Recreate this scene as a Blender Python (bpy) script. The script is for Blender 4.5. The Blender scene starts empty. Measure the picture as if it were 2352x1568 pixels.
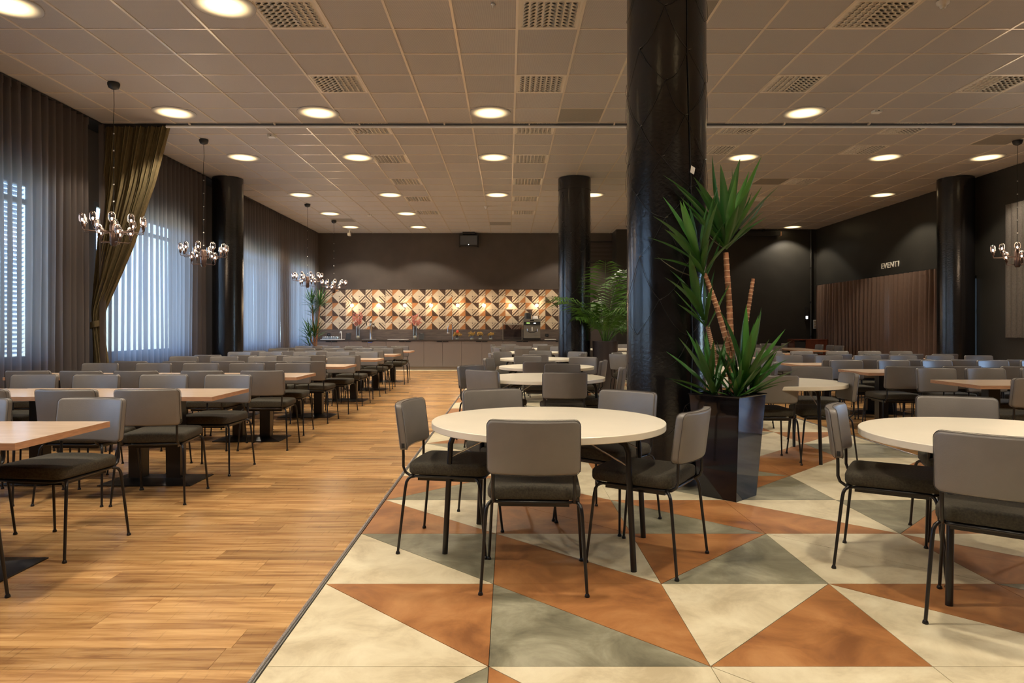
import bpy, bmesh, math, random
from mathutils import Vector, Matrix
random.seed(7)
SC = bpy.context.scene
COL = SC.collection
PI = math.pi

# ------------------------------------------------------------------ camera, world, exposure
F = 1573.0                                   # focal length in pixels of the 2352 px wide frame
EYE = 1.216
cam = bpy.data.cameras.new('camera')
cam.sensor_width = 36.0
cam.sensor_fit = 'HORIZONTAL'
cam.lens = F / 2352 * 36
cam.shift_x = (1176 - 1167) / 2352
cam.shift_y = (755 - 784) / 2352
cam.clip_start = 0.05
cam_o = bpy.data.objects.new('camera', cam)
cam_o.location = (0, 0, EYE)
cam_o.rotation_euler = (PI / 2, 0, 0)
COL.objects.link(cam_o)
SC.camera = cam_o

SC.view_settings.view_transform = 'Standard'
SC.view_settings.look = 'None'
SC.view_settings.exposure = 0.0
SC.view_settings.gamma = 1.0
SC.view_settings.use_curve_mapping = False
cy = SC.cycles
cy.use_denoising = True
cy.max_bounces = 7
cy.diffuse_bounces = 4
cy.glossy_bounces = 3
cy.transmission_bounces = 4
cy.transparent_max_bounces = 16
cy.caustics_reflective = False
cy.caustics_refractive = False
cy.sample_clamp_indirect = 4.0
cy.use_adaptive_sampling = True
cy.adaptive_threshold = 0.02

SKY = (0.34, 0.60, 1.0)
SKY_STRENGTH = 16.0
DOWN_W = 225.0
DOWN_COL = (1.0, 0.87, 0.68)
LENS_E = 4.0
w = bpy.data.worlds.new('world')
SC.world = w
w.use_nodes = True
nt = w.node_tree
bg = nt.nodes['Background']
tc = nt.nodes.new('ShaderNodeTexCoord')
sx = nt.nodes.new('ShaderNodeSeparateXYZ')
rp = nt.nodes.new('ShaderNodeValToRGB')
nt.links.new(tc.outputs['Generated'], sx.inputs[0])
nt.links.new(sx.outputs['Z'], rp.inputs[0])
nt.links.new(rp.outputs[0], bg.inputs[0])
e = rp.color_ramp.elements
e[0].position = 0.0
e[0].color = (0.36, 0.42, 0.38, 1)
e[1].position = 0.06
e[1].color = (0.44, 0.68, 1.0, 1)
e2 = e.new(0.6)
e2.color = (*SKY, 1)
bg.inputs[1].default_value = SKY_STRENGTH

# ------------------------------------------------------------------ room measures
XL, XR = -6.05, 9.03          # inner faces of the side walls
YF, YB = -3.0, 20.85          # wall behind the viewer, wall with the counter
YB2 = 20.05                   # nearer back wall on the right
XP = 3.17                     # pier between both back walls
HC = 4.129                    # ceiling
DL_X = [-4.5, -2.56, -0.24, 1.83, 3.99, 6.4, 8.13]
DL_ROWS = {6.16: [0, 1], 9.23: [0, 1, 2, 4], 11.63: [0, 1, 2, 4, 5, 6], 14.88: [0, 1, 2, 3, 6],
           17.3: [0, 1, 3], 19.58: [0, 1, 3, 6]}
DL = []
for yy, ids in DL_ROWS.items():
    for i in ids:
        DL.append((DL_X[i], yy))
DL_BEHIND = [(-4.5, 3.1), (-2.56, 3.1), (-0.24, 3.1), (1.83, 3.1), (3.99, 3.1), (6.4, 3.1),
             (-3.5, 0.0), (-0.24, 0.0), (3.0, 0.0), (6.4, 0.0), (6.4, 6.4)]  # unseen downlights continuing the ceiling, put in for illumination

def lamp(name, kind, loc, energy, color, size=0.3, spread=None, rot=(0, 0, 0), size_y=None, portal=False):
    L = bpy.data.lights.new(name, kind)
    L.energy = energy
    L.color = color
    if kind == 'AREA':
        L.shape = 'RECTANGLE' if size_y else 'DISK'
        L.size = size
        if size_y:
            L.size_y = size_y
        if spread:
            L.spread = spread
    elif kind == 'POINT':
        L.shadow_soft_size = size
    elif kind == 'SPOT':
        L.shadow_soft_size = size
        L.spot_size = spread
        L.spot_blend = 0.25
    o = bpy.data.objects.new(name, L)
    o.location = loc
    o.rotation_euler = rot
    COL.objects.link(o)
    if portal:
        L.cycles.is_portal = True
    return o

for (x, y) in DL + DL_BEHIND:
    lamp('downlight_lamp', 'SPOT', (x, y, HC - 0.03), DOWN_W, DOWN_COL, size=0.10, spread=math.radians(118))
# daylight openings (y0, y1, z0, z1) of the left facade
WINS = [(1.2, 4.7, 0.8, 3.08), (5.3, 8.74, 0.8, 3.08), (10.0, 12.48, 0.8, 3.08), (14.5, 17.35, 0.8, 3.08), (18.15, 20.4, 0.8, 3.08)]  # the nearest opening is out of view, added for its light
for (y0, y1, z0, z1) in WINS:
    lamp('window_portal', 'AREA', (XL - 0.14, (y0 + y1) / 2, (z0 + z1) / 2), 1, (1, 1, 1), size=z1 - z0, size_y=y1 - y0,
         rot=(0, -PI / 2, 0), portal=True)

# ------------------------------------------------------------------ materials
def newmat(name):
    m = bpy.data.materials.new(name)
    m.use_nodes = True
    return m, m.node_tree, m.node_tree.nodes['Principled BSDF']

def pbr(name, col, rough=0.5, metal=0.0, spec=0.5, var=0.0, scale=20.0, bump=0.0, bscale=None, stretch=None, sheen=0.0, coat=0.0):
    m, t, b = newmat(name)
    b.inputs['Base Color'].default_value = (*col, 1)
    b.inputs['Roughness'].default_value = rough
    b.inputs['Metallic'].default_value = metal
    b.inputs['Specular IOR Level'].default_value = spec
    if sheen:
        b.inputs['Sheen Weight'].default_value = sheen
    if coat:
        b.inputs['Coat Weight'].default_value = coat
    if var or bump:
        tcn = t.nodes.new('ShaderNodeTexCoord')
        mp = t.nodes.new('ShaderNodeMapping')
        if stretch:
            mp.inputs['Scale'].default_value = stretch
        t.links.new(tcn.outputs['Object'], mp.inputs[0])
    if var:
        n = t.nodes.new('ShaderNodeTexNoise')
        n.inputs['Scale'].default_value = scale
        n.inputs['Detail'].default_value = 5
        t.links.new(mp.outputs[0], n.inputs['Vector'])
        mx = t.nodes.new('ShaderNodeMix')
        mx.data_type = 'RGBA'
        mx.inputs[6].default_value = (*[max(0, c * (1 - var)) for c in col], 1)
        mx.inputs[7].default_value = (*[min(1, c * (1 + var)) for c in col], 1)
        r = t.nodes.new('ShaderNodeMapRange')
        r.inputs[1].default_value = 0.3
        r.inputs[2].default_value = 0.7
        t.links.new(n.outputs[0], r.inputs[0])
        t.links.new(r.outputs[0], mx.inputs[0])
        t.links.new(mx.outputs[2], b.inputs['Base Color'])
    if bump:
        n2 = t.nodes.new('ShaderNodeTexNoise')
        n2.inputs['Scale'].default_value = bscale or scale
        n2.inputs['Detail'].default_value = 3
        t.links.new(mp.outputs[0], n2.inputs['Vector'])
        bp = t.nodes.new('ShaderNodeBump')
        bp.inputs['Strength'].default_value = bump
        bp.inputs['Distance'].default_value = 0.01
        t.links.new(n2.outputs[0], bp.inputs['Height'])
        t.links.new(bp.outputs[0], b.inputs['Normal'])
    return m

def emit(name, col, strength):
    m, t, b = newmat(name)
    b.inputs['Base Color'].default_value = (*col, 1)
    b.inputs['Emission Color'].default_value = (*col, 1)
    b.inputs['Emission Strength'].default_value = strength
    return m

def thin_glass(name, tint, gloss=0.12, rough=0.03):
    m = bpy.data.materials.new(name)
    m.use_nodes = True
    t = m.node_tree
    t.nodes.clear()
    out = t.nodes.new('ShaderNodeOutputMaterial')
    tr = t.nodes.new('ShaderNodeBsdfTransparent')
    tr.inputs[0].default_value = (*tint, 1)
    gl = t.nodes.new('ShaderNodeBsdfGlossy')
    gl.inputs['Roughness'].default_value = rough
    gl.inputs[0].default_value = (1, 1, 1, 1)
    lw = t.nodes.new('ShaderNodeLayerWeight')
    lw.inputs[0].default_value = 0.35
    mu = t.nodes.new('ShaderNodeMath')
    mu.operation = 'MULTIPLY_ADD'
    mu.inputs[1].default_value = 0.7
    mu.inputs[2].default_value = gloss * 0.3
    t.links.new(lw.outputs['Facing'], mu.inputs[0])
    mx = t.nodes.new('ShaderNodeMixShader')
    t.links.new(mu.outputs[0], mx.inputs[0])
    t.links.new(tr.outputs[0], mx.inputs[1])
    t.links.new(gl.outputs[0], mx.inputs[2])
    t.links.new(mx.outputs[0], out.inputs[0])
    return m

def sheer(name, col, open_, trans=0.5, weave=0.0, tcol=None):
    """woven cloth: partly see-through, partly translucent, partly diffuse"""
    m = bpy.data.materials.new(name)
    m.use_nodes = True
    t = m.node_tree
    t.nodes.clear()
    out = t.nodes.new('ShaderNodeOutputMaterial')
    tr = t.nodes.new('ShaderNodeBsdfTransparent')
    df = t.nodes.new('ShaderNodeBsdfDiffuse')
    tl = t.nodes.new('ShaderNodeBsdfTranslucent')
    df.inputs[0].default_value = (*col, 1)
    tl.inputs[0].default_value = (*(tcol or [min(1, c * 1.6) for c in col]), 1)
    m1 = t.nodes.new('ShaderNodeMixShader')
    m1.inputs[0].default_value = trans
    t.links.new(df.outputs[0], m1.inputs[1])
    t.links.new(tl.outputs[0], m1.inputs[2])
    m2 = t.nodes.new('ShaderNodeMixShader')
    m2.inputs[0].default_value = 1 - open_
    if open_ > 0:
        # the weave closes up where the cloth is seen edge-on
        lw = t.nodes.new('ShaderNodeLayerWeight')
        lw.inputs[0].default_value = 0.5
        mr = t.nodes.new('ShaderNodeMapRange')
        mr.inputs[1].default_value = 0.0
        mr.inputs[2].default_value = 0.9
        mr.inputs[3].default_value = 1 - open_
        mr.inputs[4].default_value = 1.0
        t.links.new(lw.outputs['Facing'], mr.inputs[0])
        t.links.new(mr.outputs[0], m2.inputs[0])
    t.links.new(tr.outputs[0], m2.inputs[1])
    t.links.new(m1.outputs[0], m2.inputs[2])
    t.links.new(m2.outputs[0], out.inputs[0])
    if weave:
        tcn = t.nodes.new('ShaderNodeTexCoord')
        n = t.nodes.new('ShaderNodeTexNoise')
        mp = t.nodes.new('ShaderNodeMapping')
        mp.inputs['Scale'].default_value = (1, 1, 0.25)
        n.inputs['Scale'].default_value = 60
        t.links.new(tcn.outputs['Object'], mp.inputs[0])
        t.links.new(mp.outputs[0], n.inputs['Vector'])
        mx = t.nodes.new('ShaderNodeMix')
        mx.data_type = 'RGBA'
        mx.inputs[6].default_value = (*[c * (1 - weave) for c in col], 1)
        mx.inputs[7].default_value = (*[c * (1 + weave) for c in col], 1)
        t.links.new(n.outputs[0], mx.inputs[0])
        t.links.new(mx.outputs[2], df.inputs[0])
    return m

def wood_floor_mat():
    m, t, b = newmat('oak_plank')
    at = t.nodes.new('ShaderNodeAttribute')
    at.attribute_name = 'tone'
    tcn = t.nodes.new('ShaderNodeTexCoord')
    mp = t.nodes.new('ShaderNodeMapping')
    mp.inputs['Scale'].default_value = (1.1, 13, 1)
    t.links.new(tcn.outputs['Object'], mp.inputs[0])
    ad = t.nodes.new('ShaderNodeVectorMath')
    ad.operation = 'ADD'
    cb = t.nodes.new('ShaderNodeCombineXYZ')
    ml = t.nodes.new('ShaderNodeMath')
    ml.operation = 'MULTIPLY'
    ml.inputs[1].default_value = 37.0
    t.links.new(at.outputs['Fac'], ml.inputs[0])
    t.links.new(ml.outputs[0], cb.inputs[2])
    t.links.new(mp.outputs[0], ad.inputs[0])
    t.links.new(cb.outputs[0], ad.inputs[1])
    n = t.nodes.new('ShaderNodeTexNoise')
    n.inputs['Scale'].default_value = 1.6
    n.inputs['Detail'].default_value = 7
    n.inputs['Roughness'].default_value = 0.62
    n.inputs['Distortion'].default_value = 0.5
    t.links.new(ad.outputs[0], n.inputs['Vector'])
    r1 = t.nodes.new('ShaderNodeValToRGB')
    c = r1.color_ramp.elements
    c[0].position = 0.36
    c[0].color = (0.31, 0.150, 0.055, 1)
    c[1].position = 0.66
    c[1].color = (0.66, 0.40, 0.170, 1)
    k = c.new(0.5)
    k.color = (0.50, 0.275, 0.105, 1)
    t.links.new(n.outputs[0], r1.inputs[0])
    # plank to plank tone
    hs = t.nodes.new('ShaderNodeHueSaturation')
    mr = t.nodes.new('ShaderNodeMapRange')
    mr.inputs[3].default_value = 0.72
    mr.inputs[4].default_value = 1.20
    t.links.new(at.outputs['Fac'], mr.inputs[0])
    t.links.new(mr.outputs[0], hs.inputs['Value'])
    t.links.new(r1.outputs[0], hs.inputs['Color'])
    # saw marks across the plank
    mp2 = t.nodes.new('ShaderNodeMapping')
    mp2.inputs['Scale'].default_value = (60, 4, 1)
    t.links.new(tcn.outputs['Object'], mp2.inputs[0])
    n2 = t.nodes.new('ShaderNodeTexNoise')
    n2.inputs['Scale'].default_value = 1.5
    n2.inputs['Detail'].default_value = 3
    t.links.new(mp2.outputs[0], n2.inputs['Vector'])
    r2 = t.nodes.new('ShaderNodeMapRange')
    r2.inputs[1].default_value = 0.62
    r2.inputs[2].default_value = 0.72
    r2.inputs[3].default_value = 1.0
    r2.inputs[4].default_value = 0.72
    t.links.new(n2.outputs[0], r2.inputs[0])
    mx = t.nodes.new('ShaderNodeMix')
    mx.data_type = 'RGBA'
    mx.blend_type = 'MULTIPLY'
    mx.inputs[0].default_value = 1.0
    t.links.new(hs.outputs[0], mx.inputs[6])
    t.links.new(r2.outputs[0], mx.inputs[7])
    t.links.new(mx.outputs[2], b.inputs['Base Color'])
    b.inputs['Roughness'].default_value = 0.25
    bp = t.nodes.new('ShaderNodeBump')
    bp.inputs['Strength'].default_value = 0.25
    bp.inputs['Distance'].default_value = 0.004
    t.links.new(n.outputs[0], bp.inputs['Height'])
    t.links.new(bp.outputs[0], b.inputs['Normal'])
    return m

def stone_mat(name, c0, c1, c2, rough=0.42):
    m, t, b = newmat(name)
    tcn = t.nodes.new('ShaderNodeTexCoord')
    n = t.nodes.new('ShaderNodeTexNoise')
    n.inputs['Scale'].default_value = 3.2
    n.inputs['Detail'].default_value = 9
    n.inputs['Roughness'].default_value = 0.66
    n.inputs['Distortion'].default_value = 0.6
    t.links.new(tcn.outputs['Object'], n.inputs['Vector'])
    r = t.nodes.new('ShaderNodeValToRGB')
    r.color_ramp.elements[0].position = 0.35
    r.color_ramp.elements[0].color = (*c0, 1)
    r.color_ramp.elements[1].position = 0.66
    r.color_ramp.elements[1].color = (*c2, 1)
    k = r.color_ramp.elements.new(0.5)
    k.color = (*c1, 1)
    t.links.new(n.outputs[0], r.inputs[0])
    t.links.new(r.outputs[0], b.inputs['Base Color'])
    rr = t.nodes.new('ShaderNodeMapRange')
    rr.inputs[3].default_value = rough - 0.08
    rr.inputs[4].default_value = rough + 0.12
    t.links.new(n.outputs[0], rr.inputs[0])
    t.links.new(rr.outputs[0], b.inputs['Roughness'])
    bp = t.nodes.new('ShaderNodeBump')
    bp.inputs['Strength'].default_value = 0.12
    bp.inputs['Distance'].default_value = 0.004
    t.links.new(n.outputs[0], bp.inputs['Height'])
    t.links.new(bp.outputs[0], b.inputs['Normal'])
    return m

def perforated_mat(name, col):
    """painted metal with a fine punched hole raster"""
    m, t, b = newmat(name)
    tcn = t.nodes.new('ShaderNodeTexCoord')
    v = t.nodes.new('ShaderNodeTexVoronoi')
    v.inputs['Scale'].default_value = 110
    v.inputs['Randomness'].default_value = 0.0
    t.links.new(tcn.outputs['Object'], v.inputs['Vector'])
    r = t.nodes.new('ShaderNodeMapRange')
    r.inputs[1].default_value = 0.28
    r.inputs[2].default_value = 0.38
    r.inputs[3].default_value = 0.45
    r.inputs[4].default_value = 1.0
    t.links.new(v.outputs['Distance'], r.inputs[0])
    mx = t.nodes.new('ShaderNodeMix')
    mx.data_type = 'RGBA'
    mx.blend_type = 'MULTIPLY'
    mx.inputs[0].default_value = 1.0
    oi = t.nodes.new('ShaderNodeObjectInfo')
    hs = t.nodes.new('ShaderNodeHueSaturation')
    hs.inputs['Color'].default_value = (*col, 1)
    mr = t.nodes.new('ShaderNodeMapRange')
    mr.inputs[3].default_value = 0.94
    mr.inputs[4].default_value = 1.05
    t.links.new(oi.outputs['Random'], mr.inputs[0])
    t.links.new(mr.outputs[0], hs.inputs['Value'])
    t.links.new(hs.outputs[0], mx.inputs[6])
    t.links.new(r.outputs[0], mx.inputs[7])
    t.links.new(mx.outputs[2], b.inputs['Base Color'])
    b.inputs['Roughness'].default_value = 0.55
    return m

def lens_mat():
    """round lamp diffuser: brightest in the middle, falling off to its rim"""
    m, t, b = newmat('lamp_diffuser')
    tcn = t.nodes.new('ShaderNodeTexCoord')
    ln = t.nodes.new('ShaderNodeVectorMath')
    ln.operation = 'LENGTH'
    t.links.new(tcn.outputs['Object'], ln.inputs[0])
    r = t.nodes.new('ShaderNodeMapRange')
    r.interpolation_type = 'SMOOTHSTEP'
    r.inputs[1].default_value = 0.275
    r.inputs[2].default_value = 0.07
    r.inputs[3].default_value = 0.0
    r.inputs[4].default_value = 1.0
    t.links.new(ln.outputs['Value'], r.inputs[0])
    p = t.nodes.new('ShaderNodeMath')
    p.operation = 'POWER'
    p.inputs[1].default_value = 1.3
    t.links.new(r.outputs[0], p.inputs[0])
    s = t.nodes.new('ShaderNodeMath')
    s.operation = 'MULTIPLY'
    s.inputs[1].default_value = LENS_E
    t.links.new(p.outputs[0], s.inputs[0])
    t.links.new(s.outputs[0], b.inputs['Emission Strength'])
    b.inputs['Emission Color'].default_value = (1.0, 0.74, 0.38, 1)
    b.inputs['Base Color'].default_value = (0.42, 0.40, 0.39, 1)
    b.inputs['Roughness'].default_value = 0.6
    return m

M = {}
M['plank'] = wood_floor_mat()
M['cream_tile'] = stone_mat('cream_floor_tile', (0.50, 0.42, 0.27), (0.66, 0.58, 0.40), (0.76, 0.69, 0.50))
M['rust_tile'] = stone_mat('rust_floor_tile', (0.23, 0.090, 0.030), (0.37, 0.155, 0.050), (0.48, 0.23, 0.085))
M['grey_tile'] = stone_mat('grey_floor_tile', (0.13, 0.12, 0.080), (0.235, 0.22, 0.150), (0.38, 0.36, 0.26))
M['joint'] = pbr('floor_joint', (0.05, 0.04, 0.03), 0.9)
M['ceiling'] = perforated_mat('ceiling_metal', (0.50, 0.465, 0.455))
M['ceiling_dark'] = perforated_mat('ceiling_grille_metal', (0.28, 0.25, 0.22))
M['grid'] = pbr('ceiling_grid', (0.86, 0.76, 0.64), 0.26, 0.12, 0.8)
M['void'] = pbr('ceiling_void', (0.02, 0.02, 0.02), 0.9)
M['vent'] = pbr('vent_paint', (0.72, 0.66, 0.58), 0.4)
M['wall_black'] = pbr('black_wall_paint', (0.028, 0.026, 0.022), 0.36, var=0.12, scale=2.5, bump=0.15, bscale=60)
M['wall_brown'] = pbr('dark_brown_wall_paint', (0.075, 0.060, 0.053), 0.38, var=0.1, scale=2.5, bump=0.15, bscale=60)
M['wall_grey'] = pbr('grey_window_wall', (0.10, 0.09, 0.085), 0.7)
M['column'] = pbr('black_column_vinyl', (0.006, 0.0055, 0.006), 0.21, spec=0.75, bump=0.14, bscale=38)
M['alu'] = pbr('aluminium', (0.72, 0.73, 0.77), 0.24, 0.9)
M['rail'] = pbr('white_rail', (0.93, 0.94, 0.97), 0.3, 0.0, 0.8)
M['chrome'] = pbr('chrome', (0.80, 0.80, 0.80), 0.12, 1.0)
M['steel'] = pbr('brushed_steel', (0.55, 0.53, 0.50), 0.3, 1.0)
M['black_metal'] = pbr('black_metal', (0.010, 0.008, 0.008), 0.30, spec=0.5)
M['leather'] = pbr('grey_leather', (0.190, 0.172, 0.158), 0.36, spec=0.65, var=0.06, scale=9, bump=0.10, bscale=260)
M['seam'] = pbr('leather_seam', (0.06, 0.052, 0.048), 0.6)
M['fabric'] = pbr('olive_grey_fabric', (0.050, 0.043, 0.029), 0.95, var=0.35, scale=110, bump=0.3, bscale=420)
M['tag'] = pbr('black_label', (0.012, 0.012, 0.012), 0.7)
M['white_top'] = pbr('white_tabletop', (0.86, 0.79, 0.65), 0.30, var=0.04, scale=3)
M['birch'] = pbr('birch_tabletop', (0.68, 0.50, 0.35), 0.20, var=0.10, scale=5, stretch=(1, 9, 1))
M['birch_edge'] = pbr('birch_edge', (0.50, 0.27, 0.15), 0.5, var=0.16, scale=14, stretch=(1, 1, 6))
M['sheer'] = sheer('sheer_curtain', (0.17, 0.135, 0.12), 0.25, 0.55, tcol=(0.24, 0.24, 0.25))
M['drape'] = sheer('olive_drape', (0.15, 0.115, 0.062), 0.0, 0.12, weave=0.5)
M['brown_curtain'] = sheer('brown_curtain', (0.20, 0.135, 0.105), 0.03, 0.25, weave=0.2)
M['glass'] = thin_glass('window_glass', (0.93, 0.96, 1.0), 0.08, 0.02)
M['clear'] = thin_glass('clear_glass', (0.90, 0.93, 0.94), 0.3, 0.03)
M['smoke'] = thin_glass('smoked_glass', (0.66, 0.60, 0.60), 0.3, 0.03)
M['frame_dark'] = pbr('window_frame', (0.09, 0.10, 0.115), 0.5)
M['slat'] = sheer('white_blind', (0.85, 0.87, 0.90), 0.0, 0.5, tcol=(0.8, 0.85, 0.9))
M['bulb'] = emit('filament', (1.0, 0.74, 0.50), 60.0)
M['globe'] = emit('globe_bulb', (1.0, 0.78, 0.50), 14.0)
M['bronze'] = pbr('bronze_metal', (0.10, 0.065, 0.055), 0.32, 0.7)
M['cabinet'] = pbr('taupe_cabinet', (0.20, 0.165, 0.145), 0.45)
M['plinth'] = pbr('plinth_metal', (0.36, 0.30, 0.24), 0.4, 0.4)
M['counter'] = pbr('dark_worktop', (0.07, 0.058, 0.05), 0.25)
M['splash'] = pbr('dark_wood_splashback', (0.13, 0.10, 0.085), 0.45, var=0.3, scale=4, stretch=(1, 1, 9))
M['m_cream'] = pbr('cream_mosaic', (0.72, 0.60, 0.44), 0.35, var=0.10, scale=6)
M['m_rust'] = pbr('rust_mosaic', (0.50, 0.22, 0.085), 0.35, var=0.15, scale=8)
M['m_dark'] = pbr('dark_mosaic', (0.085, 0.050, 0.035), 0.35, var=0.15, scale=8)
M['m_mid'] = pbr('taupe_mosaic', (0.34, 0.25, 0.17), 0.35, var=0.15, scale=8)
M['black'] = pbr('matt_black', (0.012, 0.012, 0.013), 0.5)
M['pot_black'] = pbr('gloss_black_planter', (0.008, 0.007, 0.008), 0.06, spec=0.45)
M['pot_brown'] = pbr('brown_planter', (0.055, 0.042, 0.042), 0.35)
M['pot_grey'] = pbr('grey_planter', (0.30, 0.31, 0.34), 0.4)
M['soil'] = pbr('soil', (0.035, 0.022, 0.014), 0.95, bump=0.8, bscale=60)
M['leaf'] = pbr('yucca_leaf', (0.040, 0.135, 0.028), 0.34, var=0.45, scale=7, stretch=(1, 1, 0.3))
M['leaf_light'] = pbr('yucca_leaf_light', (0.065, 0.205, 0.034), 0.34, var=0.45, scale=7, stretch=(1, 1, 0.3))
M['leaf2'] = pbr('palm_leaf', (0.075, 0.19, 0.020), 0.42, var=0.4, scale=9)
M['leaf_dry'] = pbr('dry_leaf', (0.20, 0.17, 0.12), 0.6)
M['bark'] = pbr('yucca_bark', (0.34, 0.15, 0.075), 0.8, var=0.4, scale=30, bump=0.6, bscale=60)
M['bark_pale'] = pbr('bark_ring', (0.55, 0.34, 0.20), 0.8)
M['pink'] = pbr('pink_blossom', (0.75, 0.30, 0.24), 0.6, var=0.3, scale=40)
M['yellow'] = pbr('yellow_blossom', (0.62, 0.42, 0.13), 0.6, var=0.4, scale=40)
M['red'] = pbr('red_blossom', (0.75, 0.12, 0.06), 0.6)
M['twig'] = pbr('twig', (0.10, 0.06, 0.035), 0.8)
M['pebble'] = pbr('white_pebbles', (0.62, 0.55, 0.42), 0.7, var=0.3, scale=80, bump=0.8, bscale=90)
M['felt'] = pbr('grey_felt', (0.10, 0.085, 0.072), 0.95, var=0.2, scale=60, bump=0.3, bscale=120)
M['white'] = pbr('white_plastic', (0.78, 0.76, 0.72), 0.4)
M['paper'] = pbr('paper', (0.85, 0.80, 0.74), 0.7)
M['mahogany'] = pbr('mahogany', (0.13, 0.035, 0.018), 0.3, var=0.3, scale=4, stretch=(6, 6, 1))
M['led'] = emit('led', (0.95, 0.97, 1.0), 6.0)
M['led_green'] = emit('green_display', (0.5, 1.0, 0.2), 2.0)
M['letter'] = pbr('sign_letters', (0.80, 0.76, 0.66), 0.5)
M['wire'] = pbr('black_wire', (0.01, 0.01, 0.01), 0.45)
M['lens'] = lens_mat()

# ------------------------------------------------------------------ mesh helpers
class MB:
    """collects geometry for ONE mesh object"""
    def __init__(self):
        self.v = []
        self.f = []
        self.mi = []
        self.sm = []

    def add(self, vs, fs, mi=0, smooth=False):
        o = len(self.v)
        self.v.extend([tuple(p) for p in vs])
        for q in fs:
            self.f.append([i + o for i in q])
            self.mi.append(mi)
            self.sm.append(smooth)
        return self

    def box(self, x0, x1, y0, y1, z0, z1, mi=0):
        vs = [(x0, y0, z0), (x1, y0, z0), (x1, y1, z0), (x0, y1, z0), (x0, y0, z1), (x1, y0, z1), (x1, y1, z1), (x0, y1, z1)]
        fs = [(0, 3, 2, 1), (4, 5, 6, 7), (0, 1, 5, 4), (1, 2, 6, 5), (2, 3, 7, 6), (3, 0, 4, 7)]
        return self.add(vs, fs, mi)

    def tube(self, pts, r, n=8, mi=0, caps=True):
        pts = [Vector(p) for p in pts]
        if not hasattr(r, '__len__'):
            r = [r] * len(pts)
        vs, fs = [], []
        up = None
        for i, p in enumerate(pts):
            if i == 0:
                d = pts[1] - pts[0]
            elif i == len(pts) - 1:
                d = pts[-1] - pts[-2]
            else:
                d = (pts[i + 1] - p).normalized() + (p - pts[i - 1]).normalized()
            if d.length < 1e-9:
                d = Vector((0, 0, 1))
            d.normalize()
            if up is None:
                up = Vector((0, 0, 1)) if abs(d.z) < 0.9 else Vector((1, 0, 0))
                a = d.cross(up).normalized()
            else:
                a = (a - d * a.dot(d))
                if a.length < 1e-6:
                    a = d.orthogonal()
                a.normalize()
            bvec = d.cross(a)
            for k in range(n):
                t = 2 * PI * k / n
                vs.append(p + (a * math.cos(t) + bvec * math.sin(t)) * r[i])
        for i in range(len(pts) - 1):
            for k in range(n):
                k2 = (k + 1) % n
                fs.append((i * n + k, (i + 1) * n + k, (i + 1) * n + k2, i * n + k2))
        self.add(vs, fs, mi, True)
        if caps:
            self.add(vs[:n], [tuple(range(n))], mi)
            self.add(vs[-n:], [tuple(range(n - 1, -1, -1))], mi)
        return self

    def lathe(self, prof, n=24, c=(0, 0, 0), mi=0, smooth=True):
        """prof: list of (radius, z) from bottom to top"""
        vs, fs = [], []
        for (r, z) in prof:
            for k in range(n):
                t = 2 * PI * k / n
                vs.append((c[0] + r * math.cos(t), c[1] + r * math.sin(t), c[2] + z))
        for i in range(len(prof) - 1):
            for k in range(n):
                k2 = (k + 1) % n
                fs.append((i * n + k, i * n + k2, (i + 1) * n + k2, (i + 1) * n + k))
        return self.add(vs, fs, mi, smooth)

    def disc(self, r, c, n=24, mi=0, up=True):
        vs = [(c[0] + r * math.cos(2 * PI * k / n), c[1] + r * math.sin(2 * PI * k / n), c[2]) for k in range(n)]
        f = tuple(range(n)) if up else tuple(range(n - 1, -1, -1))
        return self.add(vs, [f], mi)

    def prism(self, poly, z0, z1, mi=0):
        """poly counter-clockwise in xy"""
        n = len(poly)
        vs = [(x, y, z0) for x, y in poly] + [(x, y, z1) for x, y in poly]
        fs = [tuple(range(n - 1, -1, -1)), tuple(range(n, 2 * n))]
        for i in range(n):
            j = (i + 1) % n
            fs.append((i, j, n + j, n + i))
        return self.add(vs, fs, mi)

    def ball(self, c, r, n=8, m=5, mi=0, sz=1.0):
        vs, fs = [], []
        for i in range(m + 1):
            t = PI * i / m
            for k in range(n):
                a = 2 * PI * k / n
                vs.append((c[0] + r * math.sin(t) * math.cos(a), c[1] + r * math.sin(t) * math.sin(a), c[2] + r * sz * math.cos(t)))
        for i in range(m):
            for k in range(n):
                k2 = (k + 1) % n
                fs.append((i * n + k, (i + 1) * n + k, (i + 1) * n + k2, i * n + k2))
        return self.add(vs, fs, mi, True)

    def mesh(self, name, mats):
        me = bpy.data.meshes.new(name)
        me.from_pydata(self.v, [], self.f)
        if not isinstance(mats, (list, tuple)):
            mats = [mats]
        for m in mats:
            me.materials.append(m)
        me.polygons.foreach_set('material_index', self.mi)
        me.polygons.foreach_set('use_smooth', self.sm)
        me.update()
        return me

    def obj(self, name, mats, parent=None, loc=(0, 0, 0), rot=(0, 0, 0)):
        return place(name, self.mesh(name, mats), parent, loc, rot)

def place(name, me, parent=None, loc=(0, 0, 0), rot=(0, 0, 0)):
    o = bpy.data.objects.new(name, me)
    COL.objects.link(o)
    o.location = loc
    o.rotation_euler = rot
    if parent:
        o.parent = parent
    return o

def tag(o, label=None, cat=None, group=None, kind=None):
    if label:
        o['label'] = label
    if cat:
        o['category'] = cat
    if group:
        o['group'] = group
    if kind:
        o['kind'] = kind
    return o

def thing(name, label, cat, loc=(0, 0, 0), rz=0.0, group=None):
    o = bpy.data.objects.new(name, None)
    o.empty_display_size = 0.1
    COL.objects.link(o)
    o.location = loc
    o.rotation_euler = (0, 0, rz)
    return tag(o, label, cat, group)

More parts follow.
